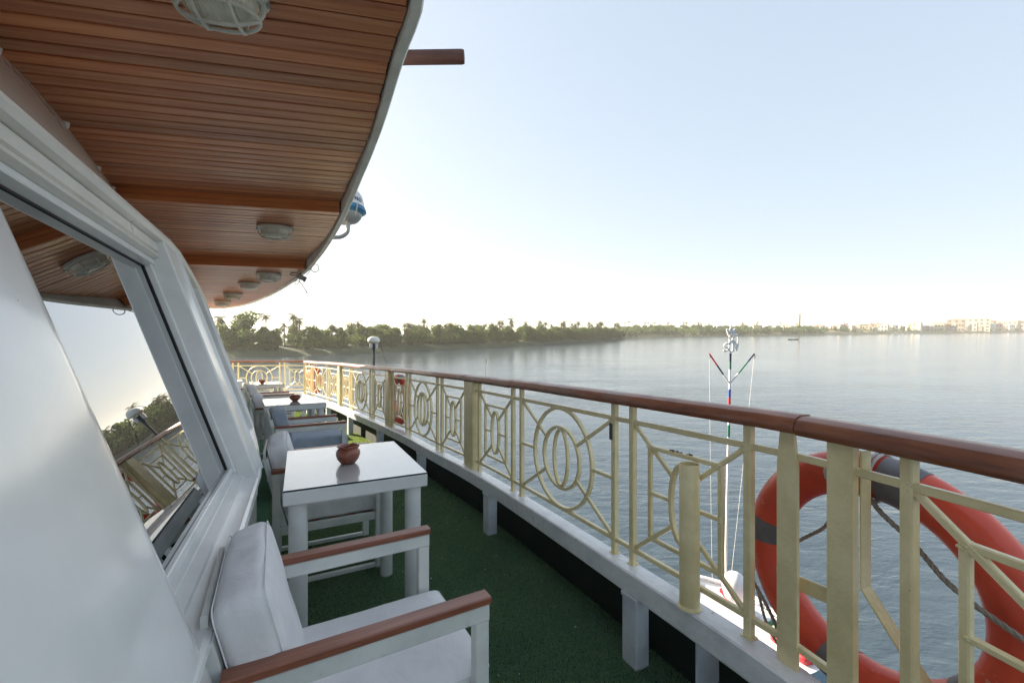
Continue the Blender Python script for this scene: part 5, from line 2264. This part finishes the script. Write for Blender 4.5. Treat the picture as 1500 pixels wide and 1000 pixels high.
MN = [(318, 'the deckhouse'), (362, 'the big round tree'), (417, 'the bushy palm'), (487, 'the taller palm'), (547, 'the searchlight'), (592, 'the palm tuft'), (623, 'the tallest palm'),
      (659, 'the thin palm'), (690, 'mid bank'), (721, 'the roundheaded palm'), (755, 'mid row'), (790, 'the low trees'), (826, 'the double palm'), (865, 'the thinning end'), (915, 'the bank tip')]
near_t = [o for o in COL.objects if o.type == 'EMPTY' and o.get('group') in ('trees on the left river bank', 'palms on the left river bank')]
rank_labels(lambda o: ('bank palm' if o['category'] == 'palm tree' else ('small bank tree' if o.scale[0] < 0.66 else ('medium bank tree' if o.scale[0] < 0.8 else 'tall bank tree'))), near_t, MN)
MF = [(880, 'the near bank tip'), (960, 'the low belt'), (1010, 'the belt middle'), (1070, 'the flag mast'), (1120, 'the open bank'), (1171, 'the chimney'), (1215, 'the first houses'), (1291, 'the cream riverside house'),
      (1334, 'the white boats'), (1378, 'the grey block'), (1424, 'the big cream block'), (1474, 'the pink block'), (1530, 'the picture edge')]
far_t = [o for o in COL.objects if o.type == 'EMPTY' and o.get('group') in ('trees on the far river bank', 'palms on the far river bank')]
rank_labels(lambda o: ('far palm' if o['category'] == 'palm tree' else ('small far tree' if o.scale[0] < 0.7 else ('medium far tree' if o.scale[0] < 0.85 else 'big far tree'))), far_t, MF)
houses_ = [o for o in COL.objects if o.type == 'EMPTY' and o.get('group') == TOWN]
rank_labels(lambda o: o['label'].replace('small ', '').replace(' flat roofed house in the hazy far town', '') + ' house', houses_, MF)

# ------------------------------------------------------------------ haze
HAZE = 0.00033
m = bpy.data.materials.new('haze_volume')
m.use_nodes = True
nt = m.node_tree
nt.nodes.remove(nt.nodes['Principled BSDF'])
pv_ = nt.nodes.new('ShaderNodeVolumePrincipled')
pv_.inputs['Density'].default_value = HAZE
pv_.inputs['Color'].default_value = (0.93, 0.92, 0.88, 1)
pv_.inputs['Anisotropy'].default_value = 0.3
nt.links.new(pv_.outputs[0], nt.nodes['Material Output'].inputs['Volume'])
MATS['haze_volume'] = m
hz = MB().box(0, 850, 21.5, 6420, 4720, 46.0).obj('haze', 'haze_volume')
hz['kind'] = 'stuff'

# ------------------------------------------------------------------ put the ship on the river
bpy.context.view_layer.update()
for o in BOAT:
    o.matrix_world = MB_ @ o.matrix_world
bpy.context.view_layer.update()
